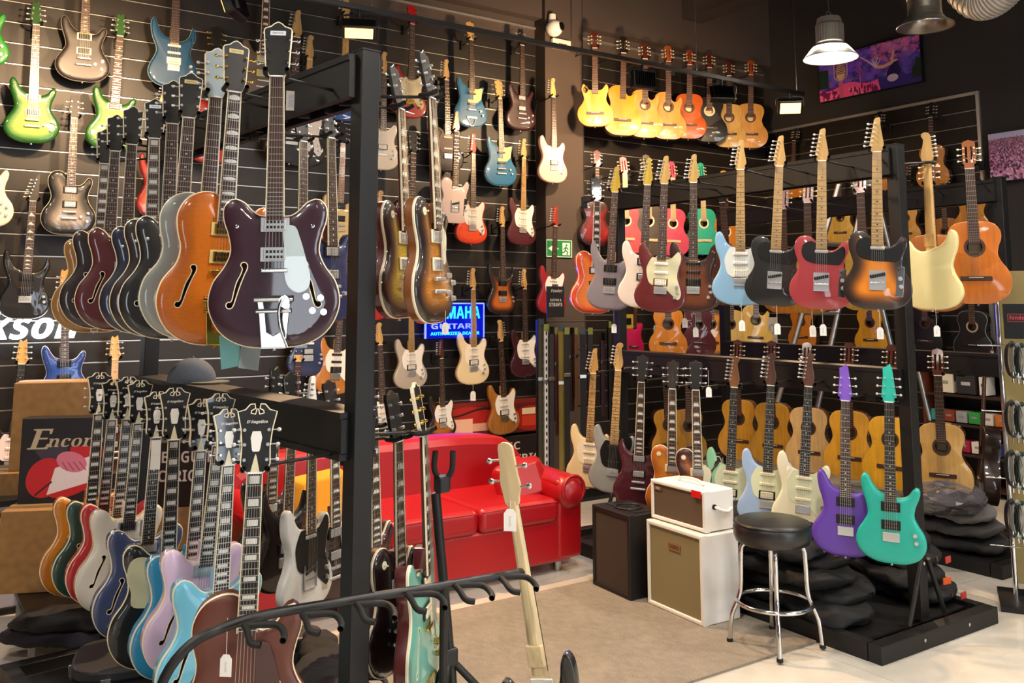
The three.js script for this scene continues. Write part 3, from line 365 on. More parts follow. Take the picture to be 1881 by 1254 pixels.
// a paper price tag on a thread
function priceTag(px, py, f, label, w = 0.035, hgt = 0.06, cord = 0.12, az = 170) {
  const p = at(px, py, f), g = thing('price_tag', label, 'tag', p, 0, 'paper price tags'); g.rotation.y = -(az + 34 - 180) * DEG;
  mesh('card', keep('tg' + w + hgt, () => slab([[-w / 2, -hgt / 2], [w / 2, -hgt / 2], [w / 2, hgt * 0.3], [w * 0.25, hgt / 2], [-w * 0.25, hgt / 2], [-w / 2, hgt * 0.3]], 0.0015)), PAPER, g);
  mesh('thread', cyl(0.0008, 0.0008, cord, 5), PAPER, g, 0, hgt / 2 + cord / 2, 0);
  mesh('printed_code', keep('tgc' + w, () => new THREE.PlaneGeometry(w * 0.3, hgt * 0.5)), M('code', () => new THREE.MeshStandardMaterial({ roughness: 0.7, map: print(32, 64, (c) => { c.fillStyle = '#f0ede6'; c.fillRect(0, 0, 32, 64); c.fillStyle = '#777'; for (let y = 4; y < 60; y += 5) c.fillRect(6, y, 20 - (y * 7 % 9), 1); }) })), g, 0, -0.004, 0.0018);
}

// ---------------------------------------------------------------- the room
const FLOORM = M('floor', () => { const t = concreteTex.clone(); t.repeat.set(1, 1); t.needsUpdate = true; return new THREE.MeshPhysicalMaterial({ color: 0xe2dcd0, map: t, roughness: 0.26, clearcoat: 0.3, clearcoatRoughness: 0.12 }); });
const WALLM = std('wall', 0x4a3f38, 0.8), DARKW = std('dwall', 0x2b2725, 0.82), CEILM = std('ceil', 0x2e2826, 0.9);
const SLATM = M('slat', () => new THREE.MeshPhysicalMaterial({ color: 0x18130f, roughness: 0.46 })), STRIP = std('strip', 0xd6d2cb, 0.38, 0.85);
const U0 = -3.6, U1 = 8.62, V0 = -4.2, V1 = 7.3, TOPY = 5.4;
function uvBox(w, h, d, k) { const g = new THREE.BoxGeometry(w, h, d), p = g.attributes.position, n = g.attributes.normal, u = g.attributes.uv; for (let i = 0; i < p.count; i++) { const a = Math.abs(n.getX(i)) > 0.5 ? [p.getZ(i), p.getY(i)] : Math.abs(n.getY(i)) > 0.5 ? [p.getX(i), p.getZ(i)] : [p.getX(i), p.getY(i)]; u.setXY(i, a[0] * k, a[1] * k); } return g; }
const cu = (U0 + U1) / 2, cv = (V0 + V1) / 2;
// floor: large square slabs with thin joints
{
  const f = new THREE.Group(); f.name = 'floor'; scene.add(f); struct(f);
  mesh('screed', uvBox(U1 - U0 + 0.4, 0.1, V1 - V0 + 0.4, 0.3), std('screed', 0x6f6a63, 0.9), f, cu, -0.056, -cv);
  const S = 1.5, g0 = -2.97 - 0.0; 
  for (let a = U0; a < U1; a += S) for (let b = V0; b < V1; b += S) { const w = Math.min(S, U1 - a) - 0.003, d = Math.min(S, V1 - b) - 0.003; mesh('floor_slab', keep('fs' + w.toFixed(3) + d.toFixed(3), () => uvBox(w, 0.006, d, 0.4)), FLOORM, f, a + w / 2, -0.003, -(b + d / 2)); }
}
struct(mesh('ceiling', new THREE.BoxGeometry(U1 - U0 + 0.4, 0.15, V1 - V0 + 0.4), CEILM, scene, cu, TOPY + 0.075, -cv));
for (const [n, u0, u1] of [['wall_back', U0, 5.2], ['wall_back_right', 5.68, U1]]) {
  const w = new THREE.Group(); w.name = n; scene.add(w); struct(w); const L = u1 - u0, c = (u0 + u1) / 2;
  mesh('backing', new THREE.BoxGeometry(L, TOPY, 0.2), WALLM, w, c, TOPY / 2, -(V1 + 0.1));
  const ST = 0.1525, base = 3.715 - ST * 24; const sb = new THREE.BoxGeometry(L, ST - 0.012, 0.018), st = new THREE.BoxGeometry(L, 0.011, 0.008);
  for (let k = 0; k < 29; k++) { const y = base + k * ST; if (y + ST > 4.46) break; mesh('slat_board', sb, SLATM, w, c, y + ST / 2 + 0.003, -(V1 - 0.009)); mesh('aluminium_strip', st, STRIP, w, c, y, -(V1 - 0.006)); }
  mesh('top_trim', new THREE.BoxGeometry(L, 0.02, 0.022), STRIP, w, c, 4.46, -(V1 - 0.012));
  mesh('header', new THREE.BoxGeometry(L, TOPY - 4.54, 0.12), WALLM, w, c, (TOPY + 4.54) / 2, -(V1 - 0.07));
}
{ const c = new THREE.Group(); c.name = 'wall_column'; scene.add(c); struct(c); mesh('pillar', new THREE.BoxGeometry(0.48, TOPY, 0.42), WALLM, c, 5.44, TOPY / 2, -(V1 + 0.03)); mesh('corner_bead', new THREE.BoxGeometry(0.012, TOPY, 0.012), DARKW, c, 5.674, TOPY / 2, -(V1 - 0.176)); }
{
  const w = new THREE.Group(); w.name = 'wall_right'; scene.add(w); struct(w);
  mesh('backing', new THREE.BoxGeometry(0.2, TOPY, V1 - V0), DARKW, w, U1 + 0.1, TOPY / 2, -cv);
  const b0 = 4.66, L = V1 - b0, c = (V1 + b0) / 2, ST = 0.153, sb = new THREE.BoxGeometry(0.018, ST - 0.012, L), st = new THREE.BoxGeometry(0.008, 0.01, L);
  for (let k = 0; k < 24; k++) { const y = 3.72 - (k + 1) * ST; mesh('slat_board', sb, SLATM, w, U1 - 0.009, y + ST / 2 + 0.003, -c); mesh('aluminium_strip', st, STRIP, w, U1 - 0.006, y, -c); }
  mesh('frame_trim', new THREE.BoxGeometry(0.03, 0.03, L), STRIP, w, U1 - 0.014, 3.735, -c); mesh('frame_trim', new THREE.BoxGeometry(0.03, 3.75, 0.03), STRIP, w, U1 - 0.014, 1.875, -(b0 - 0.005));
}
struct(mesh('wall_left', new THREE.BoxGeometry(0.2, TOPY, V1 - V0), WALLM, scene, U0 - 0.1, TOPY / 2, -cv));
{ // shop front behind the viewer: mullions, glass and an open view of the sky
  const w = new THREE.Group(); w.name = 'wall_front'; scene.add(w); struct(w); const z = -V0 + 0.1, L = U1 - U0, y0 = 0.35, y1 = 3.4;
  mesh('sill_wall', new THREE.BoxGeometry(L, y0, 0.2), DARKW, w, cu, y0 / 2, z); mesh('lintel', new THREE.BoxGeometry(L, TOPY - y1, 0.2), DARKW, w, cu, (TOPY + y1) / 2, z);
  for (const [p, q] of [[U0, -3.3], [-2.3, 2.2], [5.2, U1]]) mesh('pier', new THREE.BoxGeometry(q - p, y1 - y0, 0.2), DARKW, w, (p + q) / 2, (y0 + y1) / 2, z);
  const PANE = M('pane', () => new THREE.MeshPhysicalMaterial({ color: 0xffffff, roughness: 0, transmission: 1, thickness: 0 }));
  mesh('door_head', new THREE.BoxGeometry(1, y1 - 2.3, 0.2), DARKW, w, -2.8, (y1 + 2.3) / 2, z); struct(mesh('door_1', new THREE.BoxGeometry(1, 2.3 - y0, 0.01), PANE, scene, -2.8, (2.3 + y0) / 2, z));
  const a = 2.2, b = 5.2; for (let k = 0; k <= 4; k++) mesh('mullion', new THREE.BoxGeometry(0.07, y1 - y0, 0.1), BLACKM, w, a + (b - a) * k / 4, (y0 + y1) / 2, z);
  for (let k = 0; k < 4; k++) { const g = mesh('window_' + (k + 1), new THREE.BoxGeometry((b - a) / 4 - 0.07, y1 - y0, 0.01), PANE, scene, a + (b - a) * (k + 0.5) / 4, (y0 + y1) / 2, z); struct(g); }
}
// roof beams and a pipe
for (const [u, v, w, d, y] of [[7.3, 3.2, 0.3, 8, 5.1], [3.4, 3.2, 0.3, 8, 5.1]]) struct(mesh('trim_' + (u > 5 ? 1 : 2), new THREE.BoxGeometry(w, 0.45, d), std('beam', 0x3b332f, 0.8), scene, u, y, -v));
struct(mesh('trim_3', new THREE.BoxGeometry(U1 - U0, 0.35, 0.3), std('beam', 0x3b332f, 0.8), scene, cu, 5.2, -4.2));
// rug and the pale plank strip before the sofa
{ const g = uvBox(2.8, 0.012, 1.43, 1.1); tag(mesh('floor_rug', g, M('rug', () => new THREE.MeshStandardMaterial({ color: 0xa89e90, map: speckle, roughness: 0.95, bumpMap: speckle, bumpScale: 0.002 })), scene, 2.6, 0.006, -3.885), 'worn grey flat rug in front of the red sofa', 'rug'); }

// ---------------------------------------------------------------- lamps
const FLOODM = M('floodglow', () => new THREE.MeshStandardMaterial({ color: 0xffe2b8, emissive: 0xffb060, emissiveIntensity: 3.2, roughness: 0.4 }));
const TV = 5.6, TY = 3.72;
{
  const t = thing('lighting_track', 'black lighting track hanging on thin rods before the slat wall', 'track', V3(0, TY, -TV));
  mesh('rail', box(10.2, 0.035, 0.035), BLACKM, t, 2.1, 0, 0);
  for (const u of [-2, 0.5, 2.6, 4.35, 5.75, 7.1]) mesh('rod', cyl(0.004, 0.004, TOPY - TY, 6), NICKEL, t, u, (TOPY - TY) / 2, 0);
}
function spot(px, py, label, lit, aim, power = 1) {
  const p = onV(px, py, TV), g = thing('track_spotlight', label, 'spotlight', V3(p.x, TY - 0.13, -TV));
  const d = aim.clone().sub(g.position).normalize(), pitch = Math.asin(d.y), yaw = Math.atan2(d.x, d.z);
  mesh('stem', cyl(0.012, 0.012, 0.12, 10), BLACKM, g, 0, 0.08, 0);
  const yk = mesh('bracket', keep('fyoke', () => tube([V3(-0.125, -0.02, 0), V3(-0.125, 0.06, 0), V3(0, 0.075, 0), V3(0.125, 0.06, 0), V3(0.125, -0.02, 0)], 0.007, 20, 6)), BLACKM, g); yk.rotation.y = yaw;
  const hd = new THREE.Group(); hd.name = 'lamp_head'; g.add(hd); hd.rotation.order = 'YXZ'; hd.rotation.set(-pitch, yaw, 0); hd.position.y = -0.02;
  mesh('housing', keep('fhouse', () => new RoundedBoxGeometry(0.23, 0.15, 0.07, 2, 0.012)), BLACKP, hd); mesh('cooling_fins', keep('ffin', () => join([...Array(9)].map((_, i) => new THREE.BoxGeometry(0.004, 0.12, 0.03).translate(-0.088 + i * 0.022, 0, -0.045)))), BLACKP, hd);
  mesh('lamp_glass', keep('fglass', () => new RoundedBoxGeometry(0.19, 0.11, 0.006, 1, 0.002)), lit ? FLOODM : std('fg', 0x333333, 0.1), hd, 0, 0, 0.038);
  if (lit) { const l = new THREE.SpotLight(FLOODCOL, FLOOD * power, 0, 1.38, 0.7, 2); l.shadow.radius = 3; l.castShadow = true; l.position.set(0, 0, 0.06); l.target.position.set(0, 0, 2); hd.add(l, l.target); }
}
spot(430, 0, 'black floodlight at the top edge over the left wall', true, V3(-0.5, 2.6, -7.3), 0.55);
spot(660, 30, 'glowing warm floodlight above the near rack post', true, V3(2.2, 1.4, -4.9), 1.5);
spot(1180, 120, 'black floodlight before the second classical guitar', true, V3(5.3, 3.5, -7.3), 0.62);
spot(1325, 145, 'black floodlight beside the thin rod near black acoustic', true, V3(7.0, 2.6, -7.3), 0.5);
spot(1450, 170, 'small warm glowing spot at the right track end', true, V3(5.0, 1.2, -3.4), 0.9);
spot(200, -60, 'floodlight on the track above the grey satin guitar', true, V3(0.6, 2.7, -7.3), 0.55);
function highbay(p, label, power = 1) {
  const g = thing('high_bay_lamp', label, 'lamp', p);
  mesh('reflector', keep('hbR', () => lathe([[0.1, 0.14], [0.13, 0.13], [0.23, 0.01], [0.232, 0], [0.228, 0.004], [0.125, 0.12], [0.095, 0.128]], 40)), std('hbr', 0xe6e2d6, 0.35), g);
  const hs = mesh('housing', keep('hbH', () => join([new THREE.CylinderGeometry(0.105, 0.11, 0.16, 32).translate(0, 0.23, 0), ...[...Array(28)].map((_, i) => new THREE.BoxGeometry(0.012, 0.15, 0.006).translate(0.114, 0.23, 0).rotateY(i / 28 * 6.2832))])), std('hbh', 0xb9b7b2, 0.45, 0.6), g);
  mesh('cap', keep('hbC', () => new THREE.CylinderGeometry(0.1, 0.112, 0.05, 8).translate(0, 0.345, 0)), std('hbc', 0xcfccc6, 0.4, 0.5), hs); mesh('hook', keep('hbK', () => new THREE.TorusGeometry(0.03, 0.006, 8, 20).translate(0, 0.4, 0)), NICKEL, hs); mesh('cable', cyl(0.004, 0.004, TOPY - p.y - 0.42, 6), NICKEL, g, 0, 0.42 + (TOPY - p.y - 0.42) / 2, 0);
  mesh('lamp_disc', keep('hbD', () => new THREE.CylinderGeometry(0.1, 0.1, 0.01, 32).translate(0, 0.12, 0)), M('hbglow', () => new THREE.MeshStandardMaterial({ color: 0xffffff, emissive: 0xfff4e8, emissiveIntensity: 1.2 })), g);
  const l = new THREE.RectAreaLight(BAYCOL, HIGHBAY * power, 0.34, 0.34); l.position.set(0, 0.1, 0); l.rotation.x = -Math.PI / 2; g.add(l);
}
highbay(at(1526, 108, 7.8), 'white high-bay lamp with a ribbed housing before the concert print', 0.18);
for (const [u, v, w] of [[1.9, 1.2, 'over the near end of the racks'], [5.4, 1.4, 'over the floor at the right'], [-1.2, 1.6, 'over the floor at the left'], [3.0, -1.6, 'behind the viewer to the right'], [-0.6, -1.8, 'behind the viewer to the left'], [3.0, 3.3, 'over the rug'], [5.5, 3.1, 'over the aisle between the racks'], [-0.9, 4.2, 'over the left aisle'], [6.6, -0.6, 'over the right aisle']]) highbay(V3(u, 3.9, -v), 'white high-bay lamp ' + w, w.includes('aisle') && !w.includes('right') ? 0.6 : 1);

// ---------------------------------------------------------------- racks
const RU = 2.48, RL = 1.28;
function rack(name, u, v, du, dv, len, label) {
  const g = thing(name, label, 'rack', V3(u, 0, -v), Math.atan2(-du, dv) + 0, 'guitar racks');   // local -z runs along the rack
  for (const k of [0, 1]) {
    const z = -k * (len - 0.0), p = mesh('post', box(0.072, 2.5, 0.072, 0.004), RACKM, g, 0, 1.33, z);
    mesh('post_cap', box(0.076, 0.006, 0.076), RACKM, p, 0, 1.252, 0);
    mesh('base_foot', box(1.04, 0.085, 0.075, 0.004), RACKM, g, -0.03, 0.0425, z + 0.11 * (k ? -1 : 1));
    for (const s of [-1, 1]) mesh('brace', keep('brc' + s, () => bar(V3(s * 0.16, 0, 0), V3(s * 0.03, 0.3, 0), 0.014, 6)), RACKM, g, 0, 0.08, z + 0.045 * (k ? -1 : 1));
    for (const [x, y] of [[-0.2, 0.05], [0.2, 0.05], [0, 0.36]]) mesh('bolt', keep('bolt', () => cyl(0.009, 0.009, 0.01, 8).clone().rotateX(Math.PI / 2)), CHROME, p, x, y - 1.33, 0.11 * (y < 0.1 ? 1.36 : 0.35));
  }
  for (const [y, h, nm] of [[RU, 0.13, 'upper_beam'], [RL, 0.115, 'lower_beam']]) for (const s of [-1, 1]) mesh(nm, box(0.03, h, len), RACKM, g, s * 0.05, y, -len / 2);
  for (const y of [RU + 0.075, RL + 0.066, RL - 0.066]) mesh('tie_rail', box(0.14, 0.022, len), RACKM, g, 0, y, -len / 2);
  for (const s of [-1, 1]) mesh('base_rail', box(0.06, 0.085, len + 0.14), RACKM, g, s * 0.49 - 0.03, 0.0425, -len / 2);
  mesh('base_tray', box(0.94, 0.01, len), RACKM, g, -0.03, 0.055, -len / 2);
}
rack('guitar_rack', 1.306, 2.846, -0.115, 0.993, 2.0, 'tall black two-tier guitar rack in the left foreground');
rack('guitar_rack', 4.56, 2.95, 0, 1, 2.35, 'tall black two-tier guitar rack with row of sunburst and red guitars');
rack('guitar_rack', 6.38, 3.34, 0, 1, 2.6, 'tall black guitar rack of acoustic guitars at the far right');
const BLU = [1.306, 2.846, -0.115, 0.993, RU, 2], BLL = [1.306, 2.846, -0.115, 0.993, RL, 2], BRU = [4.56, 2.95, 0, 1, RU, 2.35], BRL = [4.56, 2.95, 0, 1, RL, 2.35], B3U = [6.38, 3.34, 0, 1, RU, 2.6], B3L = [6.38, 3.34, 0, 1, RL, 2.6];

// ---------------------------------------------------------------- guitars on the left half of the slat wall
const A = { v: 7.12 }, A2 = { v: 7.04 }, BW = { u: 8.47 };
const WH = { rc: WHITEP }, GW = WHITEP;
const wallA = (k, T, B, s, o) => guitar({ k, T, B, s, on: A, az: 146, far: true, g: 'guitars on the back slat wall', ...o });
wallA('prs', [67, 3], [57, 263], 'lime green burst electric guitar nearest the upper left', { far: false, c: 0x1c6a10, top: burst('prs', 0x98c030, 0x14560d, 0.075, 0.12), side: gloss(0x14500c), ink: 'bird', rc: CREAM, pc: BLACKP, neck: MAHOG, head: gloss(0x1c4416) });
wallA('prs', [160, -106], [151, 150], 'charcoal satin double-cut electric guitar at the top left', { far: false, m: satin(0x26211f), bind: std('gb', 0x9a948c, 0.5), ink: 'bird', rc: CREAM, pc: BLACKP, bh: NICKEL });
wallA('prs', [222, 25], [203, 277], 'lime green burst electric guitar behind the archtop heads', { c: 0x1c6a10, top: burst('prs', 0x98c030, 0x14560d, 0.075, 0.12), side: gloss(0x14500c), ink: 'bird', rc: CREAM, pc: BLACKP, neck: MAHOG, head: gloss(0x24501c) });
wallA('sharp', [325, -104], [316, 161], 'metallic teal blue sharp-horned electric guitar at the top', { far: false, c: 0x123a55, m: gloss(0x10466b), bind: std('sb', 0x9fb4b0, 0.4), pk: 'SSH', pc: WHITEP, rc: WHITEP, ink: 0 });
wallA('prs', [137, 174], [124, 431], 'smoky black burst single-cut electric guitar', { far: false, K: { b: 'lp' }, top: burst('lp', 0x8d8377, 0x0b0a0a, 0.08, 0.15), c: 0x0d0c0c, ink: 'bird', neck: MAHOG, head: gloss(0x111010), pc: CHROME, rc: BLACKP, bind: 1 });
wallA('sharp', [64, 317], [42, 586], 'black pointed-head electric guitar above the white neon sign', { far: false, c: 0x08080a, m: gloss(0x08080a), ink: 'shark', pc: BLACKP, head: gloss(0x0a0a0a), fb: ROSE });
wallA('prs', [-30, -130], [-34, 122], 'green electric guitar cut off by the left edge', { c: 0x0f7a1c });
wallA('lp', [-22, 158], [-28, 418], 'pale cream electric guitar cut off by the left edge', { c: 0xe9e0cc });
wallA('prs', [119, 493], [116, 748], 'deep blue double-cut electric guitar behind the cardboard box', { far: false, top: burst('prs', 0x2b57b5, 0x163a8c, 0.06, 0.14), c: 0x163a8c, bind: std('pb', 0xd9dde4, 0.4), ink: 'bird', pc: BLACKP, head: wood(0xd69a4a) });
wallA('strat', [44, 622], [14, 892], 'black electric guitar with pale pink guard by the boxes', { far: false, c: 0x0a0a0a, gc: std('pg1', 0xf0dde0, 0.3), pk: 'SSS', hd: 'prs', head: MAPLE, fb: EBONY, neck: MAPLE });
wallA('prs', [211, 615], [203, 870], 'maple-necked electric guitar behind the lower archtop heads', { c: 0x33180e, fb: MAPLE, head: MAPLE });
wallA('prs', [488, -62], [479, 190], 'grey brown electric guitar behind the tallest black headstock', { m: satin(0x5d5148), ink: 'trap', rc: std('lime', 0xc6c64a, 0.4), edge: 1 });
wallA('strat', [569, 66], [556, 306], 'maple-headed black electric guitar behind the upper rack beam', { c: 0x0c0c0c, gc: GW, fb: MAPLE });
wallA('strat', [635, -14], [628, 222], 'blue and white electric guitar behind the rack post', { c: 0x1b4f9e, gc: WHITEP, fb: MAPLE });
wallA('tele', [629, 224], [620, 447], 'cream electric guitar half hidden by the rack post', { c: 0xe6cf8f, hd: 'gib', head: gloss(0x111111), fb: wood(0xa9703a), br: 'tom', pk: 'HH', pc: BLACKP });
wallA('strat', [629, 488], [611, 724], 'natural amber electric guitar beside the rack post', { far: false, m: wood(0xc9822e), gc: GW, pc: BLACKP, rc: BLACKP, hw: NICKEL });
wallA('strat', [697, 350], [678, 588], 'bright red electric guitar behind the sunburst single-cuts', { c: 0xa81016, gc: 0 });
wallA('strat', [548, 622], [532, 862], 'dark electric guitar with small maple head above the beam', { c: 0x2a1210, hd: 'prs' });
wallA('sharp', [300, 150], [292, 400], 'orange burst electric guitar glimpsed between the archtop necks', { top: burst('sharp', 0xe0701c, 0x7a1208, 0.06), c: 0x7a1208 });
wallA('lp', [398, 48], [386, 300], 'red single-cut electric guitar with gold tuners behind archtops', { c: 0x8c1210, gold: 1, head: gloss(0x141210) });
wallA('strat', [545, 20], [531, 300], 'black electric guitar with white guard behind the purple archtop', { c: 0x0a0a0b, gc: GW, hd: 'kline', pc: BLACKP });
wallA('strat', [572, 455], [563, 690], 'blue sunburst electric guitar between archtop and rack post', { c: 0x1a2c55, fb: ROSE });
// right of the rack post
wallA('strat', [704, 96], [699, 312], 'plain white electric guitar just right of the rack post', { far: false, c: 0xe9e3d2, gc: std('gw2', 0xefe9da, 0.35), pc: WHITEP, rc: BLACKP });
wallA('strat', [756, 8], [750, 217], 'cherry red electric guitar with yellow pearl guard', { far: false, c: 0x9a0b16, gc: PEARL, guard: 'strat', head: gloss(0xa8101c), hd: 'gib', gold: 1, pk: 'SS', pc: CREAM });
wallA('strat', [817, 110], [821, 316], 'black electric guitar with tortoiseshell guard', { c: 0x0b0a0a, gc: TORT, pk: 'SS', pc: CREAM });
wallA('rev', [862, 39], [864, 233], 'teal blue electric guitar with cream guard, upper one', { far: false, c: 0x0f6a98, gc: std('cg', 0xe9d58a, 0.35), bind: std('bb', 0x9fb9bd, 0.4), tail: 'trapeze', hw: NICKEL, pc: BLACKP });
wallA('rev', [914, 146], [919, 341], 'teal blue electric guitar with cream guard, lower one', { far: false, c: 0x0f6a98, gc: std('cg', 0xe9d58a, 0.35), bind: std('bb', 0x9fb9bd, 0.4), pc: BLACKP });
wallA('prs', [955, 52], [956, 240], 'dark cherry electric guitar beside the pillar', { far: false, c: 0x2c0712, neck: MAHOG, pc: CHROME, head: gloss(0x141010) });
wallA('strat', [1013, 144], [1015, 336], 'pale pink electric guitar hanging on the pillar', { far: false, on: { v: 6.95 }, c: 0xeec0b4, gc: GW, pc: WHITEP, rc: BLACKP, fb: ROSE });
wallA('strat', [867, 246], [865, 448], 'quilted orange red electric guitar with white guard', { far: false, top: burst('strat', 0xe8501c, 0xd23a16, 0.05, 0.12), c: 0xc4371a, gc: GW, pc: WHITEP, rc: WHITEP, head: gloss(0xc4371a) });
wallA('strat', [960, 255], [957, 451], 'wine red electric guitar, white guard, above the sunburst', { far: false, c: 0x4d0b18, gc: GW, fb: MAPLE, pk: 'SSS' });
wallA('sharp', [920, 379], [921, 577], 'brown sunburst electric guitar left of the exit sign', { far: false, top: burst('sharp', 0xc4661c, 0x1a0d0a, 0.07), c: 0x1a0d0a, hd: 'strat', pc: BLACKP });
wallA('strat', [1018, 379], [1012, 577], 'crimson electric guitar in front of the green exit sign', { far: false, on: { v: 6.95 }, c: 0x9a0d18, gc: GW, pk: 'SSS', head: gloss(0x9a1a10) });
wallA('strat', [960, 494], [963, 692], 'wine red electric guitar, white guard, beside the straps', { far: false, c: 0x3c0a1a, gc: GW, fb: ROSE, pk: 'SSS', pc: WHITEP });
wallA('strat', [866, 492], [868, 706], 'cream electric guitar in front of the blue sign', { far: false, c: 0xe8d3a6, gc: std('gcr', 0xf2e6cf, 0.35), fb: MAPLE, pc: WHITEP, rc: BLACKP });
wallA('strat', [752, 505], [754, 714], 'silver grey electric guitar under the sunburst single-cuts', { far: false, c: 0xb5ada0, gc: GW, fb: MAPLE, pc: WHITEP, rc: BLACKP });
wallA('strat', [694, 592], [703, 812], 'black electric guitar with white guard above the sofa', { far: false, c: 0x0b0b0b, gc: GW, pk: 'SSS' });
wallA('strat', [808, 624], [812, 806], 'two-tone sunburst electric guitar above the sofa', { far: false, top: burst('strat', 0xb0641e, 0x1a0c08, 0.07), c: 0x1a0c08, gc: GW, pc: WHITEP, rc: BLACKP, head: wood(0x5a2414) });
wallA('strat', [915, 587], [926, 797], 'natural oiled electric guitar above the sofa, white guard', { far: false, rev: 1, m: wood(0xb9772c), gc: GW, pc: WHITEP, hw: NICKEL });
wallA('tele', [836, 205], [833, 410], 'pinkish white electric guitar behind the quilted orange one', { c: 0xdcc8c2 });
wallA('lp', [756, 240], [750, 470], 'dark red single-cut electric guitar behind the sunburst pair', { c: 0x3a0a0c, head: gloss(0x101010), fb: ROSE });

// ---------------------------------------------------------------- left rack, upper row: archtops
const up = (k, T, B, s, o) => guitar({ k, T, B, s, az: 158, beam: BLU, bind: 1, edge: 1, hb: 1, head: gloss(0x0b0b0b), neck: MAHOG, rc: CHROME, pslots: 1, g: 'archtops on the upper tier of the left rack', ...o });
const LOGO = ['GRETSCH', '#20242a', 'bold 40px serif'];
up('arch2', [513, 45], [504, 638], 'plum purple archtop with silver guard nearest on the rack', { az: 171, c: 0x2a0a1c, m: M('plum', () => new THREE.MeshPhysicalMaterial({ color: 0x2c0b1e, roughness: 0.4, clearcoat: 1, clearcoatRoughness: 0.03 })), guard: 'gre', gc: M('silverg', () => new THREE.MeshPhysicalMaterial({ color: 0xb6c6ca, roughness: 0.3, clearcoat: 1 })), tail: 'bigsby', hw: CHROME, strap: 1, ink: 0, plate: std('npw', 0xdde6ee, 0.3), logo: LOGO, pc: CHROME });
up('arch1', [431, 79], [394, 633], 'flame orange single-cut archtop with gold vibrato', { az: 150, m: M('orangea', () => new THREE.MeshPhysicalMaterial({ color: 0xd0700e, roughness: 0.4, clearcoat: 1, clearcoatRoughness: 0.03, map: burst('arch1', 0xffffff, 0xd8cfc8, 0.05, 0.06).map })), gold: 1, tail: 'bigsby', guard: 'gre', gc: std('gge', 0xe6d79a, 0.3), ink: 'hump', rc: std('rcg', 0xe3d48a, 0.3), pc: GOLD, plate: std('npg', 0xd8c68a, 0.3), logo: LOGO, strap: 0 });
up('arch1', [398, 92], [360, 622], 'silver grey single-cut archtop behind the orange one', { az: 152, c: 0x8b928f, head: gloss(0x9fb0b6), ink: 0 });
up('arch2', [351, 136], [316, 622], 'glossy black archtop with chrome strap knob', { az: 156, c: 0x090808, strap: 1, plate: std('npg', 0xd8c68a, 0.3), logo: LOGO });
up('arch2', [319, 150], [298, 618], 'dark walnut brown archtop squeezed behind the black one', { az: 156, c: 0x24120c, strap: 1 });
up('arch2', [285, 183], [272, 612], 'navy blue archtop with pale block inlays', { az: 156, c: 0x0c1430, ink: 'block', strap: 1, plate: std('npw', 0xdde6ee, 0.3), logo: LOGO });
up('arch2', [245, 197], [222, 606], 'deep crimson archtop with white edge binding', { az: 154, c: 0x4d0810, ink: 'dot', fb: ROSE });
up('arch2', [215, 212], [190, 603], 'dark maroon archtop at the left of the crimson one', { az: 154, c: 0x1c090a, ink: 'dot', fb: ROSE });
up('arch2', [195, 238], [172, 610], 'honey tan archtop farthest along the upper tier', { az: 152, c: 0x9a6a24, ink: 'block' });
// ---------------------------------------------------------------- left rack, lower row
const low = (T, B, s, o) => guitar({ k: 'arch2', T, B, s, az: 142, beam: BLL, bind: 1, edge: 1, hb: 1, hd: 'dan', ink: 'block', head: gloss(0x121417), neck: MAHOG, fb: EBONY, emblem: std('trc', 0xd9d2b0, 0.3), rc: CHROME, logo: ["D'Angelico", '#e6e3da', 'italic bold 42px serif'], g: 'archtops on the lower tier of the left rack', ...o });
low([182, 683], [151, 1090], 'amber orange archtop farthest along the lower tier', { f: 4.85, c: 0xc2740f });
low([208, 695], [170, 1094], 'bottle green archtop on the lower tier', { f: 4.68, c: 0x0f3f33 });
low([235, 691], [198, 1106], 'scarlet sided archtop between green and white ones', { f: 4.52, c: 0xb0101c });
low([256, 697], [216, 1120], 'ivory white archtop with dark pickups', { f: 4.36, c: 0xd9d3c6, pc: BLACKP });
low([287, 718], [252, 1168], 'slate blue archtop with a white tag on its neck', { f: 4.1, c: 0x3c4a73, ink: 'dot' });
low([320, 711], [296, 1222], 'black archtop with cream pearl guard', { f: 3.85, k: 'arch2', az: 150, c: 0x060606, guard: 'pearl', gc: PEARL, pc: CHROME, holes: 0 });
low([368, 731], [330, 1240], 'cyan blue archtop behind the lilac one', { f: 3.7, c: 0x1c8fbf, gc: 0 });
low([403, 721], [352, 1232], 'lilac pink archtop with large f-hole', { f: 3.55, c: 0xdcbfdc, az: 145 });
low([418, 749], [385, 1304], 'sky blue archtop behind the brown one', { f: 3.4, c: 0x6fc0dc, az: 145 });
low([474, 739], [440, 1424], 'chestnut brown single-cut archtop nearest on the lower tier', { f: 2.86, k: 'arch1', c: 0x5a2a1a, m: satin(0x5c2b1b), az: 164, knobs: 0, pk: '', guard: 'gre', gc: TORT });
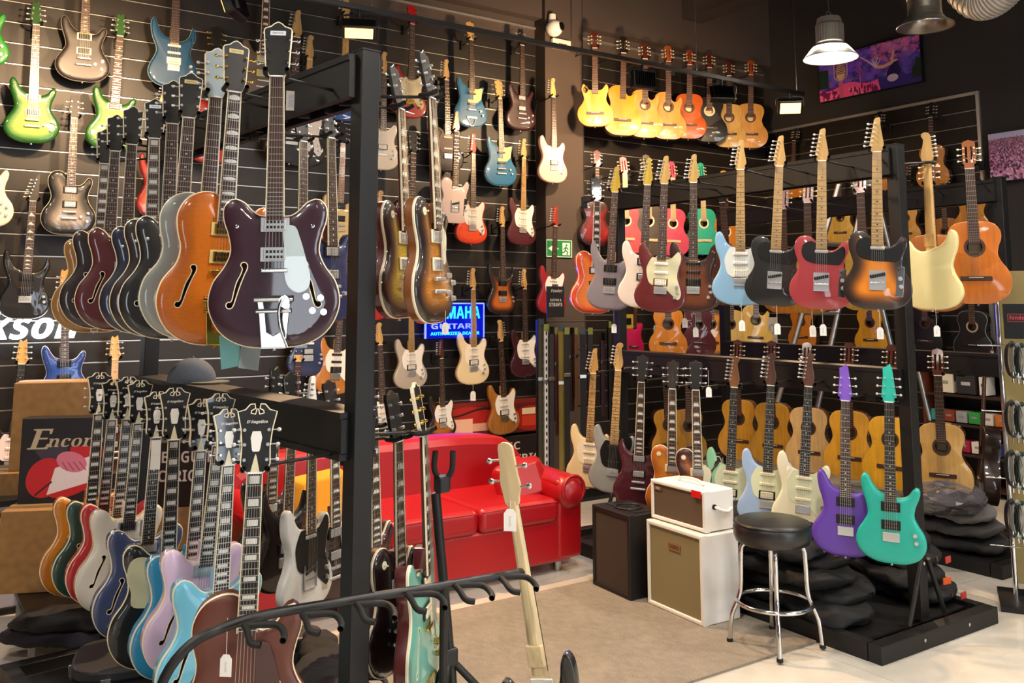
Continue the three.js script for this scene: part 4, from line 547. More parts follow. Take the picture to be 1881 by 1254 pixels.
// ---------------------------------------------------------------- left rack, right-hand side
const rs = (k, T, B, s, o) => guitar({ k, T, B, s, az: 110, beam: BLU, neck: MAHOG, head: gloss(0x0c0b0b), edge: 1, g: 'guitars on the right side of the left rack', ...o });
rs('lp', [770, 92], [793, 593], 'tobacco sunburst single-cut seen from its side, nearer one', { az: 108, top: burst('lp', 0xb5741f, 0x1c0d07, 0.085, 0.1), side: gloss(0x7a4318), c: 0x7a4318, bind: 1, gc: CREAM, pick: 1, ink: 'trap', rc: CREAM });
rs('lp', [716, 118], [733, 584], 'lemon sunburst single-cut with cherry side, farther one', { az: 108, top: burst('lp', 0xb99a24, 0x2a0d08, 0.085, 0.12), side: gloss(0x4a0a10), c: 0x4a0a10, bind: 1, gc: CREAM, pick: 1, ink: 'trap', rc: CREAM, neck: gloss(0x5a0c10) });
rs('prs', [596, 186], [603, 592], 'navy blue electric guitar behind the plum archtop', { az: 122, c: 0x101c48, ink: 'dot' });
rs('sg', [552, 195], [548, 560], 'dark red electric guitar hidden behind the plum archtop', { az: 130, c: 0x3a0a0e });
const rl = (k, T, B, s, o) => rs(k, T, B, s, { beam: BLL, ...o });
rl('arch2', [752, 702], [772, 1290], 'seafoam green semi-hollow guitar with cherry side', { az: 99, top: burst('arch2', 0x7fc4b4, 0x5fa394, 0.05), side: gloss(0x4a0c12), c: 0x4a0c12, bind: 1, gold: 1, hd: 'gib', ink: 'block', gc: CREAM, guard: 'lp', pc: CREAM, hb: 1, });
rl('lp', [713, 715], [722, 1232], 'black and maroon single-cut guitar before the sofa', { az: 116, top: burst('lp', 0x0c0909, 0x180608, 0.06), side: gloss(0x3c0a10), c: 0x3c0a10, bind: 1, ink: 'trap', gc: CREAM, pick: 1, rc: CHROME });
rl('lp', [672, 706], [680, 1152], 'maroon single-cut guitar half behind the rack post', { az: 122, c: 0x3a0a10, bind: 1, ink: 'trap' });
rl('sg', [604, 696], [612, 1110], 'cherry double-cut guitar beside the rack post', { az: 122, c: 0x2c0a0c, bind: 1, ink: 'trap', gc: CREAM, guard: 'lp' });
rl('tele', [566, 690], [560, 1122], 'white electric guitar with black guard before the sofa', { az: 118, c: 0xdcdcd6, gc: BLACKP, bind: 0, guard: 'strat', ink: 'dot', K: { b: 'strat' }, head: WHITEP });
rl('sharp', [533, 682], [516, 1085], 'black twin-horned guitar beside the white one', { az: 125, c: 0x0a0809, bind: 0, ink: 'dot', hd: 'gib' });
rl('prs', [503, 672], [484, 1052], 'dark plum guitar farthest along the lower tier', { az: 130, c: 0x140a10, ink: 'trap' });

// ---------------------------------------------------------------- classical guitars on the right part of the back wall
const ca = (k, T, B, s, o) => guitar({ k, T, B, s, on: A2, az: 180, far: true, ink: 0, neck: MAHOG, side: wood(0x4a2412), fb: ROSE, g: 'acoustic guitars in the top row', label: 1, ...o });
const NAT = 0xe0ab4e, AMB = 0xc7801c;
ca('wing', [1092, 56], [1093, 233], 'blond double-cut acoustic with a small corner sound hole', { on: { v: 6.8 }, m: wood(0xe2b050), side: wood(0xc98a3a), ear: 1 });
ca('cut', [1144, 66], [1141, 250], 'amber cutaway acoustic without sound hole, second in top row', { on: { v: 6.86 }, az: 172, top: wood(0xd98f22), hole: 0, knobs: 0, head: gloss(0x151210) });
ca('cut', [1183, 78], [1183, 254], 'salmon blond cutaway acoustic, third in the top row', { on: { v: 6.92 }, az: 172, top: wood(0xdb9548) });
ca('cut', [1226, 83], [1226, 257], 'salmon blond cutaway acoustic, fourth in the top row', { on: { v: 6.97 }, az: 176, top: wood(0xdc9444), head: wood(0xa9541c) });
ca('classic', [1266, 91], [1264, 256], 'orange red classical guitar in the top row', { on: { v: 7.02 }, az: 182, top: wood(0xc4590f), head: wood(0x8c3a18) });
ca('classic', [1302, 96], [1302, 262], 'black acoustic guitar in the top row', { on: { v: 7.07 }, az: 184, top: gloss(0x0a0a0a), side: gloss(0x0a0a0a), ros: CREAM });
ca('classic', [1338, 112], [1338, 272], 'creamy blond classical guitar behind the last one', { on: { v: 7.12 }, az: 184, top: wood(0xe6bb66) });
ca('classic', [1379, 110], [1377, 273], 'blond classical guitar at the right end of top row', { on: { v: 6.98 }, az: 188, top: wood(0xdfa248), head: wood(0xa84a1c) });
// coloured row below
const cc = (T, B, s, o) => guitar({ k: 'classic', T, B, s, on: A2, az: 164, far: true, ink: 0, neck: wood(0xd9a860), fb: wood(0xdcc79a), ros: CREAM, bm: wood(0xe6cfa0), g: 'coloured acoustic guitars', label: 1, ...o });
guitar({ k: 'arch2', T: [1093, 276], B: [1091, 452], s: 'dark cherry burst round-shouldered guitar with chrome band', on: A2, az: 160, far: true, top: burst('arch2', 0x7a1414, 0x2a0608, 0.07), c: 0x3a080c, ink: 0, head: gloss(0x4a0a10), K: { b: 'classic' }, holes: 0, knobs: 0, pk: 'S', fb: ROSE });
cc([1143, 287], [1149, 467], 'coral pink acoustic guitar behind the grey electric', { on: { v: 6.9 }, top: satin(0xd9525a), side: satin(0xd9525a), head: satin(0xd4485c) });
cc([1185, 283], [1190, 470], 'charcoal grey acoustic guitar between two pink ones', { on: { v: 7.0 }, top: satin(0x4c443c), side: satin(0x4c443c), head: satin(0x4c443c) });
cc([1232, 296], [1233, 470], 'rose pink acoustic guitar behind the mahogany electric', { on: { v: 7.09 }, top: satin(0xc24a66), side: satin(0xc24a66), head: satin(0xc24a66) });
cc([1285, 298], [1291, 468], 'turquoise acoustic guitar behind the mahogany electric', { on: { v: 7.0 }, top: satin(0x2fa58c), side: satin(0x2fa58c), head: satin(0x2fa58c) });
cc([1328, 312], [1331, 485], 'orange acoustic guitar beside the light blue electric', { on: { v: 7.1 }, top: wood(0xd98a2c), side: wood(0x8a4a1c), fb: ROSE });
guitar({ k: 'lp', T: [1093, 324], B: [1088, 575], s: 'bright orange single-cut guitar at the end of the rack', f: 6.9, az: 160, far: true, top: burst('lp', 0xe87a14, 0xc43a0c, 0.05, 0.1), c: 0xc43a0c, bind: 1, ink: 'trap', head: gloss(0x101010), edge: 1, gc: CREAM });
// third row
const cb = (k, T, B, s, o) => guitar({ k, T, B, s, on: A2, az: 166, far: true, ink: 0, neck: MAHOG, side: wood(0x5a2c14), g: 'acoustic guitars in the low row', label: 1, ...o });
cb('classic', [1226, 470], [1226, 659], 'honey orange acoustic guitar below the mahogany electric', { on: { v: 6.84 }, az: 180, top: wood(0xd68a1e) });
cb('classic', [1281, 475], [1280, 657], 'burgundy acoustic guitar behind two price tags', { on: { v: 6.95 }, az: 176, top: gloss(0x4a0c1a), side: gloss(0x3a0a14) });
cb('classic', [1306, 478], [1303, 656], 'sunburst acoustic guitar with dark rim', { on: { v: 7.05 }, az: 176, top: burst('classic', 0xcf8a22, 0x2a1408, 0.07), side: gloss(0x1a0e08) });
cb('classic', [1342, 482], [1338, 654], 'pale cream acoustic guitar behind the sunburst acoustic', { on: { v: 7.14 }, az: 172, top: wood(0xe2c272), side: wood(0x3a2414) });
cb('cut', [1388, 475], [1386, 646], 'yellow blond cutaway acoustic guitar by the white card', { az: 182, top: wood(0xe6bf58) });
cb('classic', [1214, 655], [1228, 842], 'amber acoustic guitar low behind the cherry twin-horned guitar', { top: wood(0xcf9a2c) });
cb('classic', [1258, 650], [1262, 848], 'tan acoustic guitar low between the two single-cuts', { top: wood(0xb98a3c) });
cb('cut', [1165, 505], [1158, 660], 'magenta small-bodied guitar beside the straps', { az: 140, top: gloss(0xa8104a), side: gloss(0xa8104a), hole: 0, br: 0 });

// ---------------------------------------------------------------- middle rack, upper row
const ru = (k, T, B, s, o) => guitar({ k, T, B, s, az: 197, beam: BRU, fb: MAPLE, hd: 'kline', g: 'electric guitars on the upper tier of the middle rack', ...o });
ru('sharp', [1134, 306], [1118, 569], 'lavender grey electric guitar at the left of the row', { m: satin(0x77727c), fb: ROSE, ink: 'dot', pc: BLACKP, head: wood(0xd9b840) });
ru('strat', [1192, 291], [1180, 566], 'ivory white electric guitar beside the lavender grey one', { az: 192, c: 0xe6d8cc, fb: ROSE, gc: 0, pk: 'HH', rc: BLACKP, head: wood(0xd9b840) });
ru('strat', [1224, 287], [1212, 574], 'cherry electric guitar with white pearl guard', { c: 0x5a0d10, fb: ROSE, gc: PEARL, pc: WHITEP, rc: GOLD, head: wood(0xd6ae62) });
ru('strat', [1275, 284], [1274, 574], 'mahogany burst electric guitar with three pickups', { top: burst('strat', 0x6a3414, 0x2a0d06, 0.06, 0.05), c: 0x3a140a, fb: ROSE, gc: 0, pc: BLACKP, head: wood(0xd6ae62) });
ru('strat', [1361, 258], [1360, 561], 'powder blue electric guitar with pearl guard', { c: 0x86b4d6, gc: std('pgw', 0xdfe4e2, 0.3), pc: WHITEP, rc: CREAM });
ru('tele', [1434, 250], [1421, 562], 'black single-cut electric guitar with black guard', { c: 0x050505, gc: BLACKP });
ru('tele', [1510, 237], [1508, 568], 'salmon red single-cut electric guitar with black guard', { m: gloss(0xa03238), gc: BLACKP });
ru('tele', [1610, 217], [1612, 568], 'three-tone sunburst single-cut electric guitar', { az: 200, top: burst('tele', 0xe08416, 0x1a0a06, 0.085), side: gloss(0x140906), gc: BLACKP });
guitar({ k: 'strat', T: [1698, 242], B: [1713, 569], s: 'pale cream electric guitar seen from behind', az: 40, beam: BRU, c: 0xe3d79a, fb: MAPLE, head: MAPLE, gc: 0, f: 5.15 });
// lower row
const rlo = (k, T, B, s, o) => guitar({ k, T, B, s, az: 198, beam: BRL, g: 'electric guitars on the lower tier of the middle rack', ...o });
rlo('strat', [1094, 639], [1080, 895], 'cream electric guitar behind the sofa arm', { c: 0xe3cf9e, hd: 'kline', fb: MAPLE, gc: std('pgc', 0xe9dfc4, 0.3), pc: CREAM, rc: CREAM });
rlo('strat', [1140, 629], [1124, 905], 'silver electric guitar with black guard', { m: gloss(0x8b8d88), fb: MAPLE, gc: BLACKP, pk: 'SS', pc: BLACKP });
rlo('sg', [1181, 650], [1172, 932], 'cherry twin-horned electric guitar above the black amplifier', { c: 0x47081a, neck: MAHOG, head: gloss(0x0c0b0b), ink: 'trap', edge: 1 });
rlo('lp', [1237, 660], [1236, 948], 'honey amber single-cut electric guitar', { top: burst('lp', 0xd0831e, 0xa85a10, 0.06, 0.08), c: 0x5a2010, bind: 1, neck: MAHOG, head: gloss(0x0c0b0b), ink: 'trap', edge: 1, rc: CREAM, pick: 1 });
rlo('lp', [1278, 660], [1286, 958], 'dark cherry sunburst single-cut electric guitar', { top: burst('lp', 0xb8641a, 0x2a0810, 0.08, 0.08), c: 0x2a0810, bind: 1, neck: MAHOG, head: gloss(0x0c0b0b), ink: 'trap', edge: 1, rc: CREAM, gc: CREAM, pick: 1 });
rlo('strat', [1352, 654], [1338, 962], 'mint green electric guitar behind the white amplifier', { c: 0x8cc79a, fb: EBONY, gc: std('mg', 0xdfe2bb, 0.3), neck: wood(0x9a6238), head: wood(0x9a6238), pc: CREAM, rc: BLACKP });
rlo('strat', [1418, 648], [1407, 970], 'baby blue electric guitar behind the stool', { c: 0x9fb8d8, fb: EBONY, gc: std('mg', 0xdfe2bb, 0.3), neck: wood(0x6a4230), head: wood(0x6a4230), pc: CREAM, rc: BLACKP });
rlo('strat', [1488, 648], [1472, 980], 'vintage cream electric guitar beside the purple one', { c: 0xe9dfbd, fb: EBONY, gc: std('mg', 0xdfe2bb, 0.3), neck: wood(0x6a4230), head: wood(0x6a4230), pk: 'SSS', pc: CREAM });
rlo('sharp', [1552, 667], [1553, 1021], 'violet purple electric guitar on the lower tier', { m: satin(0x5b35a0), K: { b: 'prs' }, hd: 'hook', head: satin(0x7a4fc0), fb: ROSE, pc: BLACKP, br: 'trem' });
rlo('sharp', [1632, 667], [1638, 1034], 'turquoise green electric guitar on the lower tier', { az: 204, m: satin(0x12a594), K: { b: 'prs' }, hd: 'hook', head: satin(0x1fb5a2), fb: EBONY, pc: BLACKP, ink: 'dot' });
// ---------------------------------------------------------------- third rack: acoustic guitars
const ac = (k, T, B, s, o) => guitar({ k, T, B, s, az: 214, beam: B3L, far: true, ink: 0, neck: MAHOG, side: wood(0x6a3a18), label: 1, g: 'acoustic guitars on the far rack', ...o });
ac('classic', [1356, 622], [1362, 842], 'amber acoustic guitar behind the mint electric', { top: wood(0xe2a42a) });
ac('classic', [1418, 624], [1424, 852], 'amber acoustic guitar behind the baby blue electric', { top: wood(0xe2a42a) });
ac('classic', [1483, 627], [1491, 866], 'pale blond acoustic guitar behind the cream electric', { top: wood(0xe6bd7c) });
ac('classic', [1561, 627], [1564, 878], 'golden acoustic guitar behind the purple electric', { top: wood(0xe2a42a) });
ac('classic', [1639, 631], [1637, 897], 'yellow golden acoustic guitar behind the turquoise electric', { top: wood(0xe8ac28) });
ac('classic', [1722, 638], [1736, 913], 'light spruce classical guitar right of the middle rack', { far: false, top: wood(0xdcae62), az: 212 });
ac('classic', [1778, 256], [1797, 558], 'bright orange classical guitar on the right rack', { beam: B3U, far: false, az: 208, top: wood(0xd8760f), side: wood(0x8a3a10), head: wood(0xa05a28), K: {} });
ac('classic', [1582, 306], [1592, 570], 'red brown acoustic guitar behind the sunburst single-cut', { beam: B3U, top: wood(0xc89a3a), head: wood(0x8c2c18) });
ac('classic', [1486, 328], [1490, 575], 'orange acoustic guitar behind the salmon red electric', { beam: B3U, top: wood(0xd08a24), head: gloss(0xc8a8a0) });
ac('classic', [1441, 342], [1446, 575], 'orange backed acoustic guitar behind the black single-cut', { beam: B3U, top: wood(0xc87a1e), head: gloss(0xb09090) });
ac('classic', [1695, 300], [1722, 572], 'brown orange acoustic guitar behind the cream one', { beam: B3U, top: wood(0xb4641c), side: wood(0x7a3a12), f: 6.4, T: [1706, 290] });
ac('cut', [1328, 330], [1345, 560], 'mahogany acoustic guitar left of the powder blue electric', { beam: B3U, top: wood(0x6a3a1c), head: gloss(0x2a1a14) });
// wall on the right
const wb = (k, T, B, s, o) => guitar({ k, T, B, s, on: BW, az: 228, far: true, ink: 0, neck: MAHOG, side: wood(0x6a3a18), label: 1, g: 'acoustic guitars on the right wall', ...o });
wb('classic', [1712, 187], [1717, 346], 'orange acoustic guitar at the top of right wall', { top: wood(0xd2831e), head: gloss(0x1a1210) });
wb('classic', [1617, 204], [1626, 350], 'orange acoustic guitar behind the sunburst guitar head', { top: wood(0xd2831e), head: gloss(0x1a1210) });
wb('classic', [1463, 235], [1458, 363], 'small orange acoustic guitar high behind the black single-cut', { top: wood(0xd2831e), head: gloss(0x1a1210) });
wb('classic', [1664, 300], [1667, 452], 'golden acoustic guitar behind the middle rack post', { top: wood(0xd69a3c) });
wb('classic', [1790, 268], [1787, 440], 'golden acoustic guitar behind the bright orange classical', { top: wood(0xcf8a2a) });
wb('classic', [1735, 320], [1742, 480], 'amber acoustic guitar low behind the cream electric', { top: wood(0xb8701c) });
wb('classic', [1595, 480], [1605, 650], 'yellow acoustic guitar beside the stepladder', { top: wood(0xdfa42c) });
wb('classic', [1470, 490], [1478, 642], 'orange acoustic guitar behind the stepladder', { top: wood(0xc87a22) });
wb('classic', [1786, 478], [1791, 662], 'black classical guitar with pale rosette', { top: satin(0x0c0a0a), side: satin(0x0c0a0a), bind: std('kb', 0x8f8d86, 0.4), ros: std('kr', 0xa8977a, 0.5), bm: BLACKP });
wb('cut', [1702, 480], [1702, 652], 'black acoustic guitar right of the middle rack post', { top: satin(0x0c0a0a), side: satin(0x0c0a0a) });
wb('classic', [1545, 300], [1548, 450], 'light acoustic guitar between salmon and sunburst electrics', { top: wood(0xd8b050) });

// ---------------------------------------------------------------- sofa
const turn = (az) => (180 - (az + 34)) * DEG;
const LEATHER = M('leather', () => new THREE.MeshPhysicalMaterial({ color: 0xa80412, roughness: 0.4, clearcoat: 0.4, clearcoatRoughness: 0.3, bumpMap: rugTex, bumpScale: 0.0006 }));
{
  const g = thing('sofa', 'glossy red leather sofa with rolled arms under the slat wall', 'sofa', V3(2.72, 0, -5.28));
  const half = 1.08;
  mesh('base', box(2.06, 0.27, 0.86, 0.03), LEATHER, g, 0, 0.2, 0);
  for (const k of [-1, 0, 1]) { const c = mesh('seat_cushion', box(0.6, 0.15, 0.72, 0.045), LEATHER, g, k * 0.605, 0.395, 0.1); mesh('piping', keep('pip', () => tube([V3(-0.28, 0.052, 0.352), V3(0, 0.056, 0.356), V3(0.28, 0.052, 0.352)], 0.005, 12, 6)), LEATHER, c); }
  const bp = smooth([[-half, 0.1], [half, 0.1], [half, 0.5], [half - 0.03, 0.64], [half - 0.16, 0.755], [half - 0.4, 0.79], [0, 0.8], [-half + 0.4, 0.79], [-half + 0.16, 0.755], [-half + 0.03, 0.64], [-half, 0.5]], 60);
  const b = mesh('back', slab(bp, 0.3, 0.06), LEATHER, g, 0, 0, -0.44); b.rotation.x = -0.05;
  for (const s of [-1, 1]) {
    const a = mesh('arm', keep('armg', () => join([new RoundedBoxGeometry(0.2, 0.5, 0.88, 3, 0.03).translate(0, 0.33, 0.0), new THREE.CapsuleGeometry(0.115, 0.78, 8, 24).rotateX(Math.PI / 2 + 0.05).translate(0, 0.51, 0)])), LEATHER, g, s * 1.0, 0, 0.0);
    mesh('arm_scroll', keep('scroll', () => new THREE.TorusGeometry(0.085, 0.012, 8, 28).translate(0, 0.515, 0.475)), LEATHER, a);
    for (const z of [-0.36, 0.36]) mesh('foot', cyl(0.03, 0.022, 0.07, 16), NICKEL, g, s * 0.95, 0.035, z);
  }
}
function pillow(px, py, f, label, mat, size, tilt, yaw) { const o = mesh('pillow', keep('pil' + size, () => { const g = new RoundedBoxGeometry(size, size * 0.8, 0.14, 8, 0.065), p = g.attributes.position; for (let i = 0; i < p.count; i++) { const x = p.getX(i) / size * 2, y = p.getY(i) / size / 0.8 * 2; p.setZ(i, p.getZ(i) * (1.15 - 0.7 * Math.max(x * x, y * y))); } g.computeVertexNormals(); return g; }), mat, scene); o.position.copy(at(px, py, f)); o.rotation.set(tilt, yaw, 0.12); tag(o, label, 'pillow'); }
pillow(588, 918, 5.2, 'mustard yellow pillow at the left end of sofa', std('must', 0xe0900c, 0.8), 0.38, -0.3, 0.2);
pillow(957, 886, 6.2, 'red leather pillow in the right corner of sofa', LEATHER, 0.36, -0.35, -0.3);

// ---------------------------------------------------------------- amplifiers
const WHITEV = M('tolexw', () => new THREE.MeshStandardMaterial({ color: 0xe6e2da, roughness: 0.55, bumpMap: rugTex, bumpScale: 0.0004 })), BLACKV = M('tolexb', () => new THREE.MeshStandardMaterial({ color: 0x0f0e0d, roughness: 0.5, bumpMap: rugTex, bumpScale: 0.0006 }));
const CLOTH = (c) => M('cloth' + c, () => { const t = weave.clone(); t.repeat.set(24, 24); t.needsUpdate = true; return new THREE.MeshStandardMaterial({ color: c, map: t, roughness: 0.9 }); });
function amp(name, label, w, h, d, pos, yaw, shell, cloth, bez) { // front faces local +z
  const g = thing(name, label, 'amplifier', pos, yaw); mesh('cabinet', keep('cab' + w + h, () => { const o = shape([[-w / 2, 0], [w / 2, 0], [w / 2, h], [-w / 2, h]]); o.holes.push(new THREE.Path([[-w / 2 + bez, bez], [-w / 2 + bez, h - bez], [w / 2 - bez, h - bez], [w / 2 - bez, bez]].map(([a, b]) => new THREE.Vector2(a, b)))); return join([new THREE.ExtrudeGeometry(o, { depth: 0.03, bevelEnabled: true, bevelSize: 0.006, bevelThickness: 0.006, bevelOffset: -0.006, bevelSegments: 2 }).translate(0, 0, d / 2 - 0.036), new RoundedBoxGeometry(w, h, d - 0.03, 2, 0.008).translate(0, h / 2, -0.015)]); }), shell, g);
  mesh('grille_cloth', box(w - 2 * bez + 0.002, h - 2 * bez + 0.002, 0.012), cloth, g, 0, h / 2, d / 2 - 0.016); return g;
}
const flat = (w, h, draw, pw = 256, ph = 64) => new THREE.MeshStandardMaterial({ roughness: 0.5, map: print(pw, ph, draw) });
{
  const c1 = amp('speaker_cabinet', 'white speaker cabinet with olive grille cloth beside the stool', 0.46, 0.46, 0.27, V3(3.81, 0.012, -3.845), -Math.PI / 2 - 0.05, WHITEV, CLOTH(0x9a8c66), 0.022);
  const b = mesh('badge', box(0.1, 0.04, 0.004), flat(1, 1, (c) => { c.fillStyle = '#6e4a2c'; c.fillRect(0, 0, 256, 64); c.strokeStyle = '#b08a5a'; c.lineWidth = 4; c.strokeRect(6, 6, 244, 52); c.fillStyle = '#2a1a10'; c.font = 'bold 34px serif'; c.textAlign = 'center'; c.fillText('SUPRO', 128, 44); }), c1, 0, 0.355, 0.128);
  const c2 = amp('amplifier_combo', 'small white amplifier with brown grille on top of cabinet', 0.44, 0.215, 0.22, V3(3.83, 0.478, -3.86), -Math.PI / 2 - 0.03, WHITEV, CLOTH(0x6a5440), 0.02);
  mesh('red_badge', box(0.07, 0.036, 0.006), std('rb', 0xd0141a, 0.35), c2, 0.16, 0.194, 0.112); mesh('lettering', box(0.06, 0.022, 0.002), flat(1, 1, (c) => { c.fillStyle = '#6a5440'; c.fillRect(0, 0, 256, 64); c.fillStyle = '#e8ddd2'; c.font = 'bold 52px serif'; c.textAlign = 'center'; c.fillText('VOX', 128, 50); }), c2, -0.165, 0.172, 0.104);
  mesh('strap_handle', keep('hdl', () => tube([V3(0.222, 0.11, -0.09), V3(0.238, 0.1, -0.05), V3(0.24, 0.11, 0.0), V3(0.222, 0.13, 0.04)], 0.009, 16, 6)), WHITEV, c2); mesh('handle_button', keep('hbt', () => cyl(0.014, 0.014, 0.01, 16).clone().rotateZ(Math.PI / 2)), BLACKP, c2, 0.223, 0.13, 0.04); for (const x of [-0.18, 0.18]) mesh('foot', cyl(0.014, 0.014, 0.012, 12), RUBBER, c2, x, -0.004, 0.06);
  mesh('top_handle', keep('thd', () => tube([V3(-0.1, 0.217, 0), V3(-0.08, 0.235, 0), V3(0.08, 0.235, 0), V3(0.1, 0.217, 0)], 0.008, 16, 6)), WHITEV, c2);
  const c3 = amp('amplifier_combo', 'black upright amplifier with brown grille beside the sofa', 0.37, 0.47, 0.28, V3(3.775, 0.012, -4.335), -Math.PI / 2 - 0.06, BLACKV, CLOTH(0x4a3a30), 0.024);
  mesh('control_plate', box(0.3, 0.004, 0.12), std('cp', 0x1c1b1a, 0.25), c3, 0, 0.471, 0); mesh('speaker_recess', keep('rec', () => new THREE.TorusGeometry(0.08, 0.008, 8, 32).rotateX(Math.PI / 2)), BLACKM, c3, 0, 0.474, 0); mesh('logo', box(0.03, 0.014, 0.002), std('lgo', 0xb05a48, 0.4), c3, -0.16, 0.43, 0.128);
}
// ---------------------------------------------------------------- stool
{
  const g = thing('bar_stool', 'round black vinyl stool with bent chrome legs and foot ring', 'stool', V3(3.79, 0.012, -3.25), 0.78);
  mesh('seat', lathe([[0, 0.49], [0.16, 0.49], [0.182, 0.5], [0.193, 0.53], [0.195, 0.565], [0.188, 0.59], [0.168, 0.604], [0, 0.612]], 48), M('vinyl', () => new THREE.MeshPhysicalMaterial({ color: 0x100e0e, roughness: 0.4, clearcoat: 0.3, clearcoatRoughness: 0.3, bumpMap: rugTex, bumpScale: 0.0004 })), g);
  mesh('seat_piping', keep('stp', () => new THREE.TorusGeometry(0.188, 0.006, 8, 48).rotateX(Math.PI / 2)), BLACKP, g, 0, 0.59, 0);
  for (let k = 0; k < 4; k++) { const l = mesh('leg', keep('sleg', () => tube([V3(0.06, 0.485, 0), V3(0.13, 0.485, 0), V3(0.152, 0.465, 0), V3(0.158, 0.4, 0), V3(0.165, 0.25, 0), V3(0.182, 0.2, 0), V3(0.21, 0.13, 0), V3(0.225, 0.0, 0)], 0.0115, 40, 10)), CHROME, g); l.rotation.y = k * Math.PI / 2; mesh('foot_cap', cyl(0.015, 0.016, 0.016, 12), RUBBER, l, 0.225, 0.006, 0); }
  mesh('foot_ring', keep('sring', () => new THREE.TorusGeometry(0.185, 0.0105, 10, 64).rotateX(Math.PI / 2)), CHROME, g, 0, 0.205, 0);
}
// ---------------------------------------------------------------- foreground stands and bass
{
  const y = 0.84, pts = [[396, 1158], [470, 1133], [640, 1103], [800, 1078], [950, 1053]].map(([a, b]) => onY(a, b, y)); pts.forEach((p) => p.y = y);
  const g = thing('guitar_stand', 'black tubular multi-guitar stand across the front', 'stand', V3(pts[2].x, 0, pts[2].z)), o = (p) => p.clone().sub(g.position), dir = pts[4].clone().sub(pts[0]).normalize();
  const L0 = pts[0], R0 = pts[4].clone().addScaledVector(dir, 0.012);
  mesh('frame', tube([V3(L0.x, 0.02, L0.z).addScaledVector(dir, -0.16), V3(L0.x, 0.4, L0.z).addScaledVector(dir, -0.16), V3(L0.x, y - 0.1, L0.z).addScaledVector(dir, -0.13), V3(L0.x, y - 0.02, L0.z).addScaledVector(dir, -0.06), ...pts, R0].map(o), 0.0135, 80, 10), BLACKM, g);
  mesh('frame_cap', ball(0.016, 10), RUBBER, g, ...o(R0).toArray()); mesh('frame_leg', tube([pts[3].clone().lerp(pts[4], 0.1), pts[3].clone().lerp(pts[4], 0.1).setY(y - 0.3), pts[3].clone().lerp(pts[4], 0.1).setY(0.02)].map(o), 0.0135, 30, 10), BLACKM, g);
  if (0) mesh('frame_leg', tube([R0, R0.clone().addScaledVector(dir, 0.06).setY(y - 0.05), V3(R0.x, 0.02, R0.z).addScaledVector(dir, 0.09)].map(o), 0.0135, 30, 10), BLACKM, g);
  for (let k = 0; k < 6; k++) { const p = pts[0].clone().lerp(pts[4], 0.08 + k * 0.17), q = dir.clone().cross(V3(0, 1, 0)).setY(-0.25); for (const s of [0, 1]) mesh('neck_rest', tube([p, p.clone().addScaledVector(dir, s * 0.085).addScaledVector(q, 0.03), p.clone().addScaledVector(dir, s * 0.09 - 0.005).addScaledVector(q, 0.085), p.clone().addScaledVector(dir, s * 0.06 + 0.015).addScaledVector(q, 0.1)].map(o), 0.0095, 16, 7), RUBBER, g); }
  const n = pts[0].clone().lerp(pts[4], 0.78); for (const s of [-1, 1]) mesh('floor_bar', bar(o(V3(L0.x - 0.15, 0.02, L0.z + s * 0.22)), o(V3(R0.x + 0.08, 0.02, R0.z + s * 0.22)), 0.0125), BLACKM, g);
}
{
  const f = 3.3, b = at(834, 1292, f), t = at(800, 905, f), g = thing('guitar_stand', 'black tripod neck-fork stand before the red sofa', 'stand', V3(b.x, 0, b.z)), o = (p) => p.clone().sub(g.position);
  mesh('pole', bar(o(b), o(t), 0.017, 12), BLACKM, g); mesh('clamp', keep('clmp', () => new RoundedBoxGeometry(0.055, 0.06, 0.05, 2, 0.01)), BLACKP, g, ...o(at(824, 1205, f)).toArray());
  const c = at(812, 888, f); mesh('fork_head', keep('fkh', () => new RoundedBoxGeometry(0.05, 0.06, 0.05, 2, 0.012)), BLACKP, g, ...o(c).toArray());
  for (const [px, py, mx, my] of [[800, 828, 798, 862], [832, 828, 829, 866]]) mesh('fork_prong', tube([c, at(mx, my, f), at(px, py, f)].map(o), 0.011, 14, 8), RUBBER, g);
  const hub = at(826, 1208, f); for (const [x, z] of [[0.42, 0.2], [-0.35, 0.3], [0.0, -0.45]]) mesh('leg', bar(o(hub), V3(x, 0.015, z), 0.013, 10), BLACKM, g);
}
guitar({ k: 'bass', T: [920, 814], B: [1024, 1476], s: 'blond-necked black bass guitar leaning with its back turned', az: 24, c: 0x070707, gc: 0, f: 3.2, hang: 0, neck: wood(0xf0d8a8, false), head: wood(0xf0d8a8, false), fb: EBONY, hw: CHROME });
